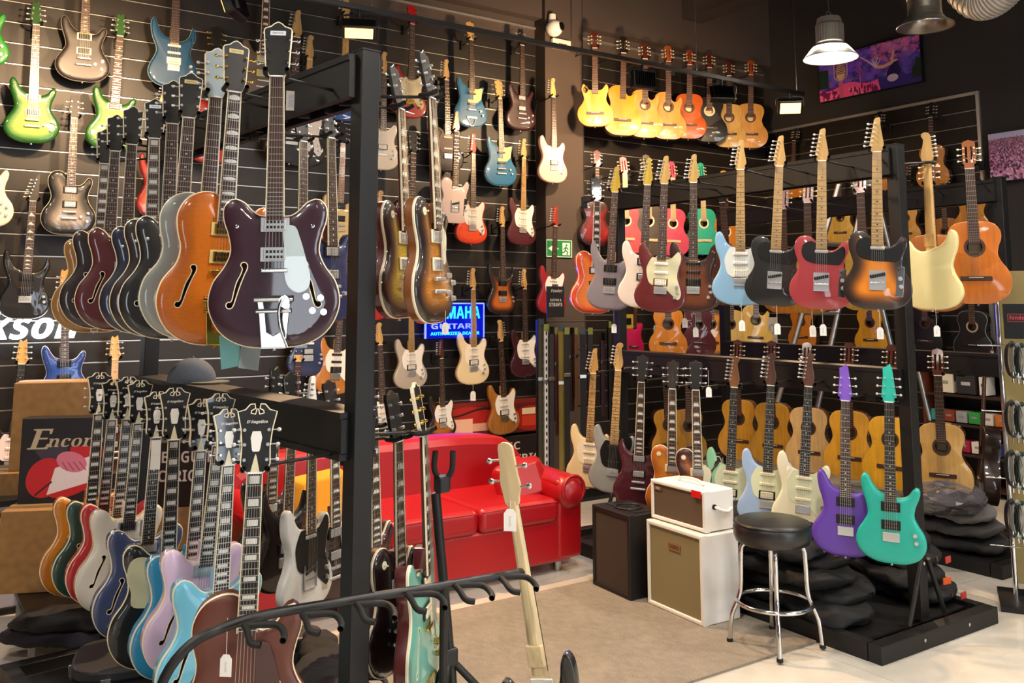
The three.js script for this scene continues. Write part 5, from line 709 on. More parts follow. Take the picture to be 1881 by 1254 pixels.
// ---------------------------------------------------------------- gig bags and cases
const NYLON = (c, r = 0.75) => std('nyl', c, r, 0, { bumpMap: rugTex, bumpScale: 0.002 });
const bagDent = (x, y, z, v) => V3(x + 0.03 * noise.noise(z * 8, y * 20, v * 5), y + 0.024 * noise.noise(x * 9, z * 6, v * 3.1) + 0.012 * noise.noise(x * 22, z * 26, v) + 0.006 * noise.noise(x * 50, z * 60, v), z + 0.02 * noise.noise(x * 7, y * 18, v * 2 + 4));
const bagGeo = (v) => keep('bag' + v, () => { // a soft guitar bag lying flat, long axis on z
  const W = [[-0.53, 0.05], [-0.46, 0.078], [-0.22, 0.088], [-0.1, 0.135], [0.02, 0.165], [0.14, 0.158], [0.28, 0.195], [0.42, 0.195], [0.52, 0.15], [0.565, 0.06]], R = 40, C = 12, pos = [], idx = [];
  const half = (z) => { for (let i = 1; i < W.length; i++) if (z <= W[i][0] + 1e-9) { const t = (z - W[i - 1][0]) / (W[i][0] - W[i - 1][0]); return W[i - 1][1] + (W[i][1] - W[i - 1][1]) * t * t * (3 - 2 * t); } return 0.05; };
  for (let r = 0; r <= R; r++) { const z = -0.53 + 1.095 * r / R, w = half(z), e = Math.min(1, Math.min(r, R - r) / 3) ** 0.5; for (let c = 0; c < 2 * C; c++) { const a = c / (2 * C) * 6.28319, sx = Math.sign(Math.cos(a)) * Math.abs(Math.cos(a)) ** 0.6, sy = Math.sign(Math.sin(a)) * Math.abs(Math.sin(a)) ** 0.6; const q = bagDent(sx * w, sy * 0.046 * (0.25 + 0.75 * e), z, v); pos.push(q.x, q.y, q.z); } }
  const n = 2 * C; for (let r = 0; r < R; r++) for (let c = 0; c < n; c++) { const d = (c + 1) % n, a0 = r * n + c, b0 = r * n + d; idx.push(a0, b0, a0 + n, b0, b0 + n, a0 + n); } for (let c = 1; c + 1 < n; c++) idx.push(0, c + 1, c, R * n, R * n + c, R * n + c + 1);
  const g = new THREE.BufferGeometry(); g.setAttribute('position', new THREE.Float32BufferAttribute(pos, 3)); g.setAttribute('uv', new THREE.Float32BufferAttribute(pos.flatMap((_, i) => i % 3 ? [] : [pos[i] * 3, pos[i + 2] * 3]), 2)); g.setIndex(idx);
  g.computeVertexNormals(); return g;
});
function gigbag(u, y, v, yaw, pitch, label, col, accent) {
  const g = thing('gig_bag', label, 'gig bag', V3(u, y, -v), yaw, 'soft guitar bags'); g.rotation.x = pitch; g.rotation.order = 'YXZ';
  const k = Math.floor(rnd() * 4); mesh('bag', bagGeo(k), NYLON(col), g);
  mesh('handle', keep('bh', () => tube([V3(0.15, 0.01, 0.05), V3(0.21, 0.02, 0.1), V3(0.21, 0.02, 0.2), V3(0.17, 0.01, 0.26)], 0.011, 14, 6)), NYLON(0x121212), g);
  if (accent) { mesh('patch', box(0.06, 0.035, 0.006, 0.001), std('acc', accent, 0.6), g, 0.05, 0.0, 0.6); mesh('zip_pull', box(0.012, 0.02, 0.006), CHROME, g, -0.05, 0.02, 0.585); }
}
const under = ['at the bottom left of the pile', 'second up on the left pile', 'third up on the left pile', 'fourth up on the left pile', 'with red piping near the top', 'topmost of the left pile by the stool'];
under.forEach((w, i) => gigbag(4.25 - i * 0.012 + (i % 2) * 0.03, 0.11 + i * 0.078, 3.6 + i * 0.05, (i % 2 ? 0.1 : -0.08) + 0.02 * i, 0.04 * (i > 3), 'black nylon gig bag ' + w, i % 2 ? 0x060607 : 0x09090a, i === 4 ? 0xb03a2a : 0));
['at the bottom right of the middle rack', 'with orange patch right of the rack post', 'with red patch above the orange one', 'topmost on the right side of middle rack'].forEach((w, i) => gigbag(4.9 + (i % 2) * 0.03, 0.11 + i * 0.085, 3.56 + i * 0.04, i % 2 ? -0.12 : 0.1, 0, 'black nylon gig bag ' + w, 0x070708, [0xb83a30, 0xd8551c, 0xb83a30, 0][i]));
['grey and black padded bag at the bottom of far rack', 'grey padded bag second up under the far rack', 'silver grey padded bag below the spruce classical guitar'].forEach((w, i) => gigbag(5.98 + i * 0.02, 0.12 + i * 0.1, 3.86 + i * 0.03, 0.5 - 0.2 * i, 0, w, [0x2c2b2b, 0x4a4847, 0x6a6866][i]));
{ const g = new THREE.IcosahedronGeometry(0.27, 5), p = g.attributes.position; for (let i = 0; i < p.count; i++) { const v = V3(p.getX(i), p.getY(i), p.getZ(i)); v.multiplyScalar(1 + 0.22 * noise.noise(v.x * 8, v.y * 8, v.z * 8)); p.setXYZ(i, v.x * 1.1, v.y * 0.4, v.z * 0.95); } g.computeVertexNormals(); tag(mesh('plastic_bag', g, M('cling', () => new THREE.MeshPhysicalMaterial({ color: 0x55545a, roughness: 0.16, clearcoat: 1, clearcoatRoughness: 0.05 })), scene, 5.95, 0.42, -3.62), 'crumpled clear plastic bag under the spruce classical guitar', 'plastic bag'); }
// under the left rack and on the left floor
[[1.5, 3.35, 0.15], [1.58, 3.7, -0.3]].forEach(([u, v, a], i) => gigbag(u, 0.11 + (i % 2) * 0.07, v, a, 0, ['black gig bag below the maroon single-cut', 'black gig bag behind the rack post foot'][i], 0x09090a));
[[1.02, 5.02, 1.15, 0.11], [1.08, 5.0, 1.3, 0.19]].forEach(([u, v, a, y], i) => gigbag(u, y, v, a, 0, ['dark violet gig bag on the floor below the boxes', 'black glossy gig bag lying on the violet one'][i], [0x191222, 0x0e0c10][i]));
{
  const g = thing('guitar_case', 'black hard guitar case with chrome latches at lower left', 'case', V3(1.24, 0.061, -4.36), -15 * DEG);
  const o = smooth([[-0.5, -0.12], [-0.5, 0.12], [-0.46, 0.18], [-0.34, 0.215], [-0.2, 0.2], [-0.05, 0.16], [0.1, 0.15], [0.25, 0.1], [0.5, 0.085], [0.54, 0.05], [0.54, -0.05], [0.5, -0.085], [0.25, -0.1], [0.1, -0.15], [-0.05, -0.16], [-0.2, -0.2], [-0.34, -0.215], [-0.46, -0.18]], 70);
  const sh = M('case', () => new THREE.MeshStandardMaterial({ color: 0x242428, roughness: 0.5, bumpMap: rugTex, bumpScale: 0.001 }));
  mesh('shell', slab(o, 0.085, 0.012).rotateX(-Math.PI / 2), sh, g); mesh('lid', slab(o, 0.05, 0.012).rotateX(-Math.PI / 2).translate(0, 0.087, 0), sh, g); mesh('trim', slab(grow(o, 0.004), 0.008).rotateX(-Math.PI / 2).translate(0, 0.081, 0), BLACKM, g);
  for (const [x, z] of [[-0.36, 0.215], [-0.12, 0.185], [0.14, 0.145], [-0.505, 0]]) mesh('latch', box(0.04, 0.05, 0.012, 0.002), CHROME, g, x, 0.085, z + 0.004);
  mesh('handle', keep('ch', () => tube([V3(-0.05, 0.06, 0.16), V3(-0.05, 0.07, 0.2), V3(0.05, 0.07, 0.19), V3(0.06, 0.06, 0.15)], 0.01, 16, 6)), BLACKP, g);
}
// ---------------------------------------------------------------- low table and cardboard boxes
{
  const a = onY(57, 1207, 0), g = thing('side_table', 'low black table with grey metal legs under the cardboard boxes', 'table', V3(a.x, 0, a.z), 0);
  const W = 0.5, Dp = 0.62, hz = 0.175; mesh('top', box(W, 0.035, Dp, 0.004), BLACKP, g, W / 2 - 0.03, hz, -Dp / 2 + 0.03); for (const x of [0, W - 0.06]) for (const z of [0, -Dp + 0.06]) mesh('leg', box(0.028, hz, 0.028), ALU, g, x, hz / 2, z);
}
function carton(name, label, pos, w, h, d, az, mat, front, group) {
  const g = thing(name, label, 'box', pos, turn(az), group); mesh('carton', box(w, h, d, 0.004), mat, g, 0, h / 2, 0);
  if (front) mesh('printed_front', new THREE.PlaneGeometry(w * 0.985, h * 0.985), front, g, 0, h / 2, d / 2 + 0.001); else { mesh('tape', box(w * 1.002, 0.002, 0.05), std('tape', 0xc9a46a, 0.3), g, 0, h + 0.0005, 0); mesh('flap_seam', box(w * 1.001, h * 1.001, 0.0015), std('seam', 0x7a5a34, 0.9), g, 0, h / 2, 0); }
  return g;
}
const blob2 = (c, x, y, rx, ry, col) => { c.fillStyle = col; c.beginPath(); c.ellipse(x, y, rx, ry, 0, 0, 7); c.fill(); };
const TB = 0.193; const on = (px, f, y) => { const p = at(px, 553, f); return V3(p.x, y, p.z); };
{
  const cA = carton('cardboard_box', 'small brown cardboard box at the far left of low table', on(34, 5.5, TB), 0.26, 0.55, 0.3, 168, CARD);
  const cB = carton('cardboard_box', 'brown cardboard box with black tape panel below the printed one', on(122, 5.18, TB), 0.44, 0.42, 0.3, 170, CARD); mesh('black_tape', box(0.06, 0.28, 0.002), BLACKP, cA, 0.06, 0.25, 0.151);
  const cC = carton('cardboard_box', 'tall brown cardboard box with white top edge, uppermost', on(122, 5.6, TB + 0.55 + 0.001), 0.46, 0.5, 0.26, 164, CARD); mesh('shipping_marks', new THREE.PlaneGeometry(0.12, 0.4), flat(1, 1, (c, w, h) => { c.fillStyle = '#b08450'; c.fillRect(0, 0, w, h); c.fillStyle = '#5a3a1e'; c.fillRect(40, 30, 40, 40); c.fillRect(48, 100, 24, 20); c.strokeStyle = '#5a3a1e'; c.lineWidth = 5; c.strokeRect(40, 150, 44, 60); c.fillRect(40, 226, 44, 16); }, 128, 256), cC, 0, 0, 0).rotation.y = -Math.PI / 2; cC.children.at(-1).position.set(-0.2105, 0.27, 0);
  const art = flat(1, 1, (c, w, h) => {
    c.fillStyle = '#14121a'; c.fillRect(0, 0, w, h); c.fillStyle = '#3a3344'; c.beginPath(); c.moveTo(60, 170); c.lineTo(190, 120); c.lineTo(210, 200); c.lineTo(110, 240); c.fill();
    c.fillStyle = '#c01c28'; c.beginPath(); c.ellipse(110, 310, 80, 105, 0.25, 0, 7); c.fill(); c.fillRect(210, 150, 140, 60); c.fillStyle = '#c01c28'; c.beginPath(); c.ellipse(230, 340, 120, 60, -0.5, 0, 7); c.fill();
    c.fillStyle = '#e8dde0'; c.beginPath(); c.moveTo(150, 260); c.lineTo(330, 190); c.lineTo(330, 330); c.lineTo(120, 400); c.fill(); c.fillStyle = '#d6788e'; c.beginPath(); c.ellipse(220, 230, 70, 50, 0.5, 0, 7); c.fill(); c.strokeStyle = '#a04a62'; c.lineWidth = 5; for (let k = 0; k < 4; k++) { c.beginPath(); c.moveTo(180 + k * 24, 230); c.lineTo(205 + k * 26, 275); c.stroke(); }
    c.strokeStyle = '#20161a'; c.lineWidth = 8; c.beginPath(); c.moveTo(70, 400); c.lineTo(140, 330); c.stroke();
    c.fillStyle = '#b9a88c'; c.font = 'italic bold 150px serif'; c.fillText('E', 20, 160); c.font = 'italic bold 84px serif'; c.fillText('ncore', 105, 150);
  }, 350, 440);
  carton('printed_box', 'black printed guitar box showing a red guitar and hand', on(136, 5.26, TB + 0.421), 0.43, 0.46, 0.12, 170, std('bk', 0x1a181c, 0.5), art);
  const t2 = (lines) => flat(1, 1, (c, w, h) => { c.fillStyle = '#1a0d0d'; c.fillRect(0, 0, w, h); c.fillStyle = '#d8c8c0'; c.font = 'bold 64px sans-serif'; lines.forEach((l, i) => c.fillText(l, 14, 80 + i * 76)); }, 420, 256);
  carton('printed_box', 'black box lettered with electric guitar behind the archtop necks', on(345, 5.5, 0.55), 0.5, 0.36, 0.2, 172, std('bk', 0x1a181c, 0.5), t2(['SUPER GUITAR', 'ELECTRIC']));
  carton('cardboard_box', 'brown cardboard box under the lettered black box', on(345, 5.55, 0), 0.5, 0.548, 0.3, 172, CARD);
  const red = flat(1, 1, (c, w, h) => { c.fillStyle = '#5a120e'; c.fillRect(0, 0, w, h); blob2(c, 150, 120, 190, 90, '#a81c12'); blob2(c, 560, 150, 120, 100, '#a01810'); c.fillStyle = '#7a1c10'; c.fillRect(0, 0, w, 30); c.strokeStyle = '#20100c'; c.lineWidth = 14; c.beginPath(); c.moveTo(0, 90); c.bezierCurveTo(120, 130, 180, 20, 300, 60); c.stroke(); c.fillStyle = '#e8b49a'; c.fillRect(60, 120, 120, 130); c.fillStyle = '#d8a088'; c.fillRect(180, 160, 150, 60); c.fillStyle = '#e8d8b0'; c.fillRect(500, 70, 90, 50); c.fillStyle = '#c83a1c'; c.fillRect(500, 130, 110, 80); }, 640, 256);
  carton('printed_box', 'long red printed guitar box behind the sofa', V3(onV(905, 765, 7.2).x, onV(905, 797, 7.2).y, -7.215), 1.1, 0.3, 0.1, 146, std('rd', 0x5a1410, 0.5), red);
  carton('printed_box', 'black box lettered electric behind the right sofa corner', V3(onV(935, 830, 7.2).x, onV(935, 799, 7.2).y - 0.4, -7.215), 0.9, 0.395, 0.1, 146, std('bk', 0x1a181c, 0.5), t2(['      ELEC', '    ELECTRIC']));
  carton('storage_crate', 'low dark shelf box holding the boxes behind the sofa', V3(onV(920, 830, 7.2).x, 0, -7.2), 1.5, +(onV(935, 799, 7.2).y - 0.402).toFixed(3), 0.13, 146, std('bk2', 0x141214, 0.6), std('bk3', 0x161416, 0.6));
}
// amplifiers at the left edge
{ const c = amp('speaker_cabinet', 'pale fronted amplifier at the left picture edge', 0.6, 0.62, 0.3, on(-22, 5.3, 0), turn(146), BLACKV, std('lil', 0xc7bfc9, 0.6), 0.04); mesh('control_panel', box(0.52, 0.06, 0.01), ALU, c, 0, 0.54, 0.15); for (let k = 0; k < 6; k++) mesh('knob', keep('ak', () => cyl(0.014, 0.016, 0.018, 12).clone().rotateX(1.57)), BLACKP, c, -0.2 + k * 0.08, 0.54, 0.16); }

// ---------------------------------------------------------------- signs
const font = await new FontLoader().loadAsync('fonts/droid/droid_sans_bold.typeface.json');
const letters = (txt, size, depth, mat, parent, x, y, z, slant = 0, name = 'letter') => { let cx = 0; for (const ch of txt) { const adv = (font.data.glyphs[ch]?.ha ?? 600) / font.data.resolution * size; if (ch !== ' ') { const g = keep('L' + ch + size + depth, () => { const t = new TextGeometry(ch, { font, size, depth, curveSegments: 5, bevelEnabled: false }); return slant ? t.applyMatrix4(new THREE.Matrix4().makeShear(0, 0, slant, 0, 0, 0)) : t; }); mesh(name, g, mat, parent, x + cx, y, z); } cx += adv; } return cx; };
{
  const NS = 0.185, adv = [...'Jackson'].reduce((q, ch) => q + font.data.glyphs[ch].ha / font.data.resolution * NS, 0), p = onV(140, 620, 7.2), g = thing('neon_sign', 'glowing white lettered sign on the left slat wall', 'sign', V3(p.x - adv, p.y, -7.2));
  const glow = M('neonw', () => new THREE.MeshStandardMaterial({ color: 0xffffff, emissive: 0xf4faff, emissiveIntensity: 4.5 }));
  letters('Jackson', NS, 0.03, glow, g, 0, 0, 0, 0.25); mesh('backplate', box(+adv.toFixed(3), 0.02, 0.02), BLACKM, g, adv / 2, 0.09, -0.03);
  const l = new THREE.RectAreaLight(0xf0f6ff, 5, 0.95, 0.16); l.position.set(adv / 2, 0.08, 0.06); l.rotation.y = Math.PI; g.add(l);
}
{
  const a = onV(781, 622, 7.15), b = onV(888, 557, 7.15), w = b.x - a.x, h = b.y - a.y, g = thing('lit_sign', 'glowing blue lettered acrylic sign behind the cream electric guitar', 'sign', V3(a.x, a.y, -7.15));
  mesh('panel', box(w, h, 0.012), M('acry', () => new THREE.MeshStandardMaterial({ color: 0x06106a, emissive: 0x0310c8, emissiveIntensity: 0.6, roughness: 0.15 })), g, w / 2, h / 2, 0); const c1 = M('cy', () => new THREE.MeshStandardMaterial({ color: 0x40d8ff, emissive: 0x14b8ff, emissiveIntensity: 1.4 })), c2 = M('cy2', () => new THREE.MeshStandardMaterial({ color: 0x8aa8ff, emissive: 0x5c7cff, emissiveIntensity: 1.0 }));
  const fit = (t, ww, y, s, m) => { const adv = [...t].reduce((q, ch) => q + (font.data.glyphs[ch]?.ha ?? 600) / font.data.resolution * s, 0), gg = new THREE.Group(); gg.name = 'lettering'; gg.position.set(w * 0.08, y, 0.007); gg.scale.set(ww / adv, 1, 1); g.add(gg); letters(t, s, 0.004, m, gg, 0, 0, 0); };
  fit('YAMAHA', w * 0.85, h * 0.56, h * 0.36, c1); fit('GUITARS', w * 0.8, h * 0.27, h * 0.15, c2); fit('AUTHORIZED DEALER', w * 0.84, h * 0.09, h * 0.09, c1);
  for (const [x, y, ww, hh] of [[0, h / 2, 0.012, h], [w, h / 2, 0.012, h]]) mesh('edge', box(ww, hh, 0.02), c2, g, x, y, 0); mesh('edge', box(w, 0.012, 0.02), c2, g, w / 2, h, 0);
  const l = new THREE.RectAreaLight(0x2a3cff, 7, w, h); l.position.set(w / 2, h / 2, 0.03); l.rotation.y = Math.PI; g.add(l);
}
{
  const a = onV(1003, 472, 7.105), b = onV(1051, 441, 7.105), w = b.x - a.x, h = b.y - a.y;
  const g = thing('exit_sign', 'green emergency exit sign with running figure on the pillar', 'sign', V3(a.x + w / 2, a.y + h / 2, -7.11)); mesh('plate', box(w, h, 0.012, 0.002), std('grn', 0x0f7a3c, 0.45), g);
  mesh('symbol', new THREE.PlaneGeometry(w * 0.97, h * 0.95), flat(1, 1, (c, W, H) => { c.fillStyle = '#12803f'; c.fillRect(0, 0, W, H); c.strokeStyle = '#f2f6ee'; c.lineWidth = 6; c.strokeRect(3, 3, W - 6, H - 6); c.fillStyle = '#f2f6ee'; c.fillRect(30, 76, 90, 12); c.beginPath(); c.moveTo(18, 82); c.lineTo(58, 54); c.lineTo(58, 110); c.fill(); c.fillRect(160, 24, 76, 116); c.fillStyle = '#12803f'; c.beginPath(); c.arc(200, 46, 10, 0, 7); c.fill(); c.lineWidth = 11; c.strokeStyle = '#12803f'; c.lineCap = 'round'; c.beginPath(); c.moveTo(196, 62); c.lineTo(190, 94); c.lineTo(212, 112); c.lineTo(206, 134); c.moveTo(190, 94); c.lineTo(176, 114); c.lineTo(164, 116); c.moveTo(196, 66); c.lineTo(216, 84); c.moveTo(192, 68); c.lineTo(174, 84); c.stroke(); }, 256, 160), g, 0, 0, 0.0065);
}
{ // camera and emergency light on the pillar
  const p = onV(1018, 52, 7.06), g = thing('security_camera', 'white dome security camera at the top of the pillar', 'camera', p); mesh('housing', ball(0.085, 24), WHITEP, g); mesh('mount', cyl(0.035, 0.04, 0.09, 16), WHITEP, g, -0.01, 0.1, -0.02); const l = mesh('lens', keep('cml', () => cyl(0.04, 0.045, 0.03, 20).clone().rotateX(Math.PI / 2)), BLACKP, g, 0.04, 0.01, 0.065); l.rotation.y = 0.5;
  const q = onV(1031, 82, 7.09), e = thing('emergency_light', 'white oblong emergency light under the security camera', 'light fitting', q); mesh('case', box(0.24, 0.105, 0.05, 0.015), std('eml', 0xe9e4d6, 0.4), e); mesh('label_strip', box(0.1, 0.008, 0.002), std('emr', 0xb05a50, 0.5), e, 0, 0, 0.026);
  const r = onV(1020, 554, 6.5), s = thing('strap_sign', 'small black sign lettered guitar straps by the red guitar', 'sign', r); mesh('board', box(0.19, 0.27, 0.012, 0.002), BLACKP, s); mesh('print', new THREE.PlaneGeometry(0.186, 0.266), flat(1, 1, (c, w, h) => { c.fillStyle = '#0d0c0c'; c.fillRect(0, 0, w, h); c.fillStyle = '#c9c6bf'; c.font = 'italic bold 36px serif'; c.fillText('Fender', 40, 50); c.textAlign = 'center'; c.font = 'bold 28px sans-serif'; c.fillText('GUITAR &', 96, 130); c.font = 'bold 44px sans-serif'; c.fillText('STRAPS', 96, 176); }, 192, 270), s, 0, 0, 0.0068); mesh('clip', box(0.05, 0.02, 0.02), NICKEL, s, 0, 0.142, 0);
}
function poster(name, label, u, corners, draw, pw, ph) { // a print on the right wall
  const a = onU(...corners[0], u), b = onU(...corners[1], u), w = Math.abs(b.z - a.z), h = Math.abs(b.y - a.y), g = thing(name, label, 'print', V3(u, (a.y + b.y) / 2, (a.z + b.z) / 2), -Math.PI / 2);
  mesh('panel', box(w, h, 0.05, 0.003), BLACKP, g); mesh('picture', new THREE.PlaneGeometry(w * 0.985, h * 0.975), new THREE.MeshStandardMaterial({ roughness: 0.35, map: print(pw, ph, draw) }), g, 0, 0, 0.0255);
}
const blob = (c, x, y, rx, ry, col, a = 0) => { c.fillStyle = col; c.beginPath(); c.ellipse(x, y, rx, ry, a, 0, 7); c.fill(); };
poster('concert_print', 'wide purple and pink print of a guitarist on stage', 8.57, [[1508, 190], [1692, 60]], (c, w, h) => {
  c.fillStyle = '#3c2c84'; c.fillRect(0, 0, w, h); for (let k = 0; k < 420; k++) { const x = rnd() * w, y = rnd() * h * 0.75, pink = x > w * 0.55 && y < h * 0.4; blob(c, x, y, 10 + rnd() * 26, 6 + rnd() * 26, pink ? `rgba(${225 + rnd() * 30 | 0},${90 + rnd() * 80 | 0},${150 + rnd() * 60 | 0},.5)` : `rgba(${90 + rnd() * 90 | 0},${60 + rnd() * 60 | 0},${170 + rnd() * 85 | 0},.45)`, rnd() * 3); }
  c.fillStyle = '#22352c'; c.fillRect(0, h * 0.3, w * 0.1, h * 0.42); c.fillRect(w * 0.92, h * 0.5, w * 0.08, h * 0.4);
  c.fillStyle = '#ff5a98'; c.beginPath(); c.moveTo(0, h * 0.76); for (let x = 0; x <= w * 0.62; x += 20) c.lineTo(x, h * (0.74 + 0.05 * Math.sin(x * 0.02))); c.lineTo(w * 0.62, h); c.lineTo(0, h); c.fill(); for (let k = 0; k < 60; k++) { const x = rnd() * w * 0.6; blob(c, x, h * (0.82 + rnd() * 0.18), 5 + rnd() * 9, 14 + rnd() * 20, rnd() > 0.5 ? '#7a1e5a' : '#ff7aa4'); }
  const mx = w * 0.23; c.strokeStyle = '#d8a0a8'; c.lineWidth = 9; c.beginPath(); c.moveTo(mx - 52, h * 0.2); c.lineTo(mx - 52, h * 0.5); c.quadraticCurveTo(mx, h * 0.72, mx + 52, h * 0.5); c.lineTo(mx + 52, h * 0.2); c.stroke(); blob(c, mx, h * 0.4, 38, h * 0.2, '#e6b890'); c.fillStyle = '#1c1424'; for (let k = 0; k < 6; k++) c.fillRect(mx - 36, h * (0.24 + k * 0.04), 72, 7); c.fillStyle = '#d8608c'; c.fillRect(mx - 16, h * 0.62, 32, h * 0.38);
  c.fillStyle = '#c86a9a'; c.fillRect(w * 0.42, h * 0.3, 8, h * 0.46); blob(c, w * 0.425, h * 0.5, 26, 18, '#a04a8c');
  c.strokeStyle = '#f0b48c'; c.lineCap = 'round'; c.lineWidth = 30; c.beginPath(); c.moveTo(w * 0.78, h * 0.45); c.lineTo(w * 0.66, h * 0.52); c.lineTo(w * 0.6, h * 0.5); c.stroke(); c.lineWidth = 18; c.beginPath(); c.moveTo(w * 0.74, h * 0.42); c.lineTo(w * 0.76, h * 0.24); c.stroke(); c.strokeStyle = '#e8d0e0'; c.lineWidth = 8; for (let k = 0; k < 6; k++) { c.beginPath(); c.moveTo(w * 0.58, h * 0.5); c.lineTo(w * (0.5 + k * 0.026), h * (0.3 + (k % 2) * 0.06)); c.stroke(); } c.lineWidth = 10; c.beginPath(); c.moveTo(w * 0.44, h * 0.2); c.lineTo(w * 0.58, h * 0.46); c.stroke();
  blob(c, w * 0.76, h * 0.66, 50, 90, '#2a1c5a', 0.4); blob(c, w * 0.74, h * 0.8, 40, 34, '#e8d4e4'); blob(c, w * 0.88, h * 0.5, 60, 90, 'rgba(110,80,190,.6)');
}, 768, 420);
poster('crowd_print', 'pink and violet crowd print at the right edge', 8.57, [[1822, 336], [1960, 225]], (c, w, h) => { c.fillStyle = '#8a5a78'; c.fillRect(0, 0, w, h); c.fillStyle = '#b8b4d8'; c.fillRect(0, 0, w, h * 0.12); for (let k = 0; k < 1500; k++) { const y = h * (0.1 + rnd() * 0.9), s = 2 + 9 * (y / h) ** 2; blob(c, rnd() * w, y, s, s * 1.5, ['#d88aa8', '#e8b4c8', '#5a2a4a', '#a85a88', '#3a1c3a', '#c8a0c8'][rnd() * 6 | 0]); } }, 420, 360);

// ---------------------------------------------------------------- duct above the right wall
{
  const p = at(1700, 50, 6.7), g = thing('air_duct', 'silver air duct mouth with flexible hose at the upper right', 'duct', p), tin = M('tin', () => new THREE.MeshStandardMaterial({ color: 0xb9b4aa, metalness: 0.9, roughness: 0.28, map: brushed }));
  mesh('flared_rim', lathe([[0.12, 0.14], [0.125, 0.09], [0.15, 0.05], [0.205, 0.012], [0.207, 0.0], [0.2, 0.006], [0.146, 0.044], [0.118, 0.085], [0.113, 0.14]], 40), tin, g); mesh('pipe', new THREE.CylinderGeometry(0.12, 0.12, 0.75, 40, 1, true).translate(0, 0.5, 0), tin, g); for (const y of [0.22, 0.3]) mesh('pipe_seam', keep('psm', () => new THREE.TorusGeometry(0.121, 0.004, 6, 40).rotateX(Math.PI / 2)), tin, g, 0, y, 0);
  const a = at(1730, -70, 6.9).sub(p), b = at(1800, 5, 6.6).sub(p), c = at(1845, -20, 6.4).sub(p), d = at(1900, -130, 6.2).sub(p); const curve = new THREE.CatmullRomCurve3([a, b, c, d]); const hose = mesh('flexible_hose', new THREE.TubeGeometry(curve, 60, 0.125, 20), std('hose', 0xa49c92, 0.55, 0.3), g);
  for (let k = 1; k < 30; k++) { const t = k / 30, q = curve.getPoint(t), r = mesh('hose_rib', keep('hrib', () => new THREE.TorusGeometry(0.128, 0.006, 6, 28)), std('hose2', 0xc2bbb0, 0.45, 0.4), hose, q.x, q.y, q.z); r.quaternion.setFromUnitVectors(V3(0, 0, 1), curve.getTangent(t)); }
}
// ---------------------------------------------------------------- stepladder behind the middle rack
{
  const f = 8.5, P = (x, y, e = 0) => { const q = at(x, Math.min(y, 880), f + e); if (y > 880) q.y = 0.01; return q; }, g = thing('stepladder', 'aluminium A-frame stepladder behind the salmon red guitar', 'ladder', V3(P(1556, 966).x, 0, P(1556, 966).z)), o = (p) => p.sub(g.position);
  const rail = (a, b, n) => mesh(n, (() => { const q = join([bar(a, b, 0.026, 4)]); return q; })(), ALU, g);
  const A1 = [o(P(1546, 322)), o(P(1380, 962))], A2b = [o(P(1592, 330, 0.25)), o(P(1470, 945, 0.25))], B1 = [o(P(1566, 330)), o(P(1698, 962))], B2 = [o(P(1606, 338, 0.25)), o(P(1736, 945, 0.25))];
  rail(...A1, 'front_rail'); rail(...A2b, 'front_rail'); rail(...B1, 'rear_rail'); rail(...B2, 'rear_rail');
  for (let k = 1; k < 9; k++) { const a = A1[0].clone().lerp(A1[1], k / 9), b = A2b[0].clone().lerp(A2b[1], k / 9), m = mesh('step', bar(a, b, 0.022, 4), ALU, g); m.scale.y = 1; } for (let k = 2; k < 9; k += 3) mesh('cross_bar', bar(B1[0].clone().lerp(B1[1], k / 9), B2[0].clone().lerp(B2[1], k / 9), 0.012, 6), ALU, g);
  mesh('top_cap', bar(A1[0], B2[0], 0.04, 6), std('tcap', 0x9c9a98, 0.5), g);
}
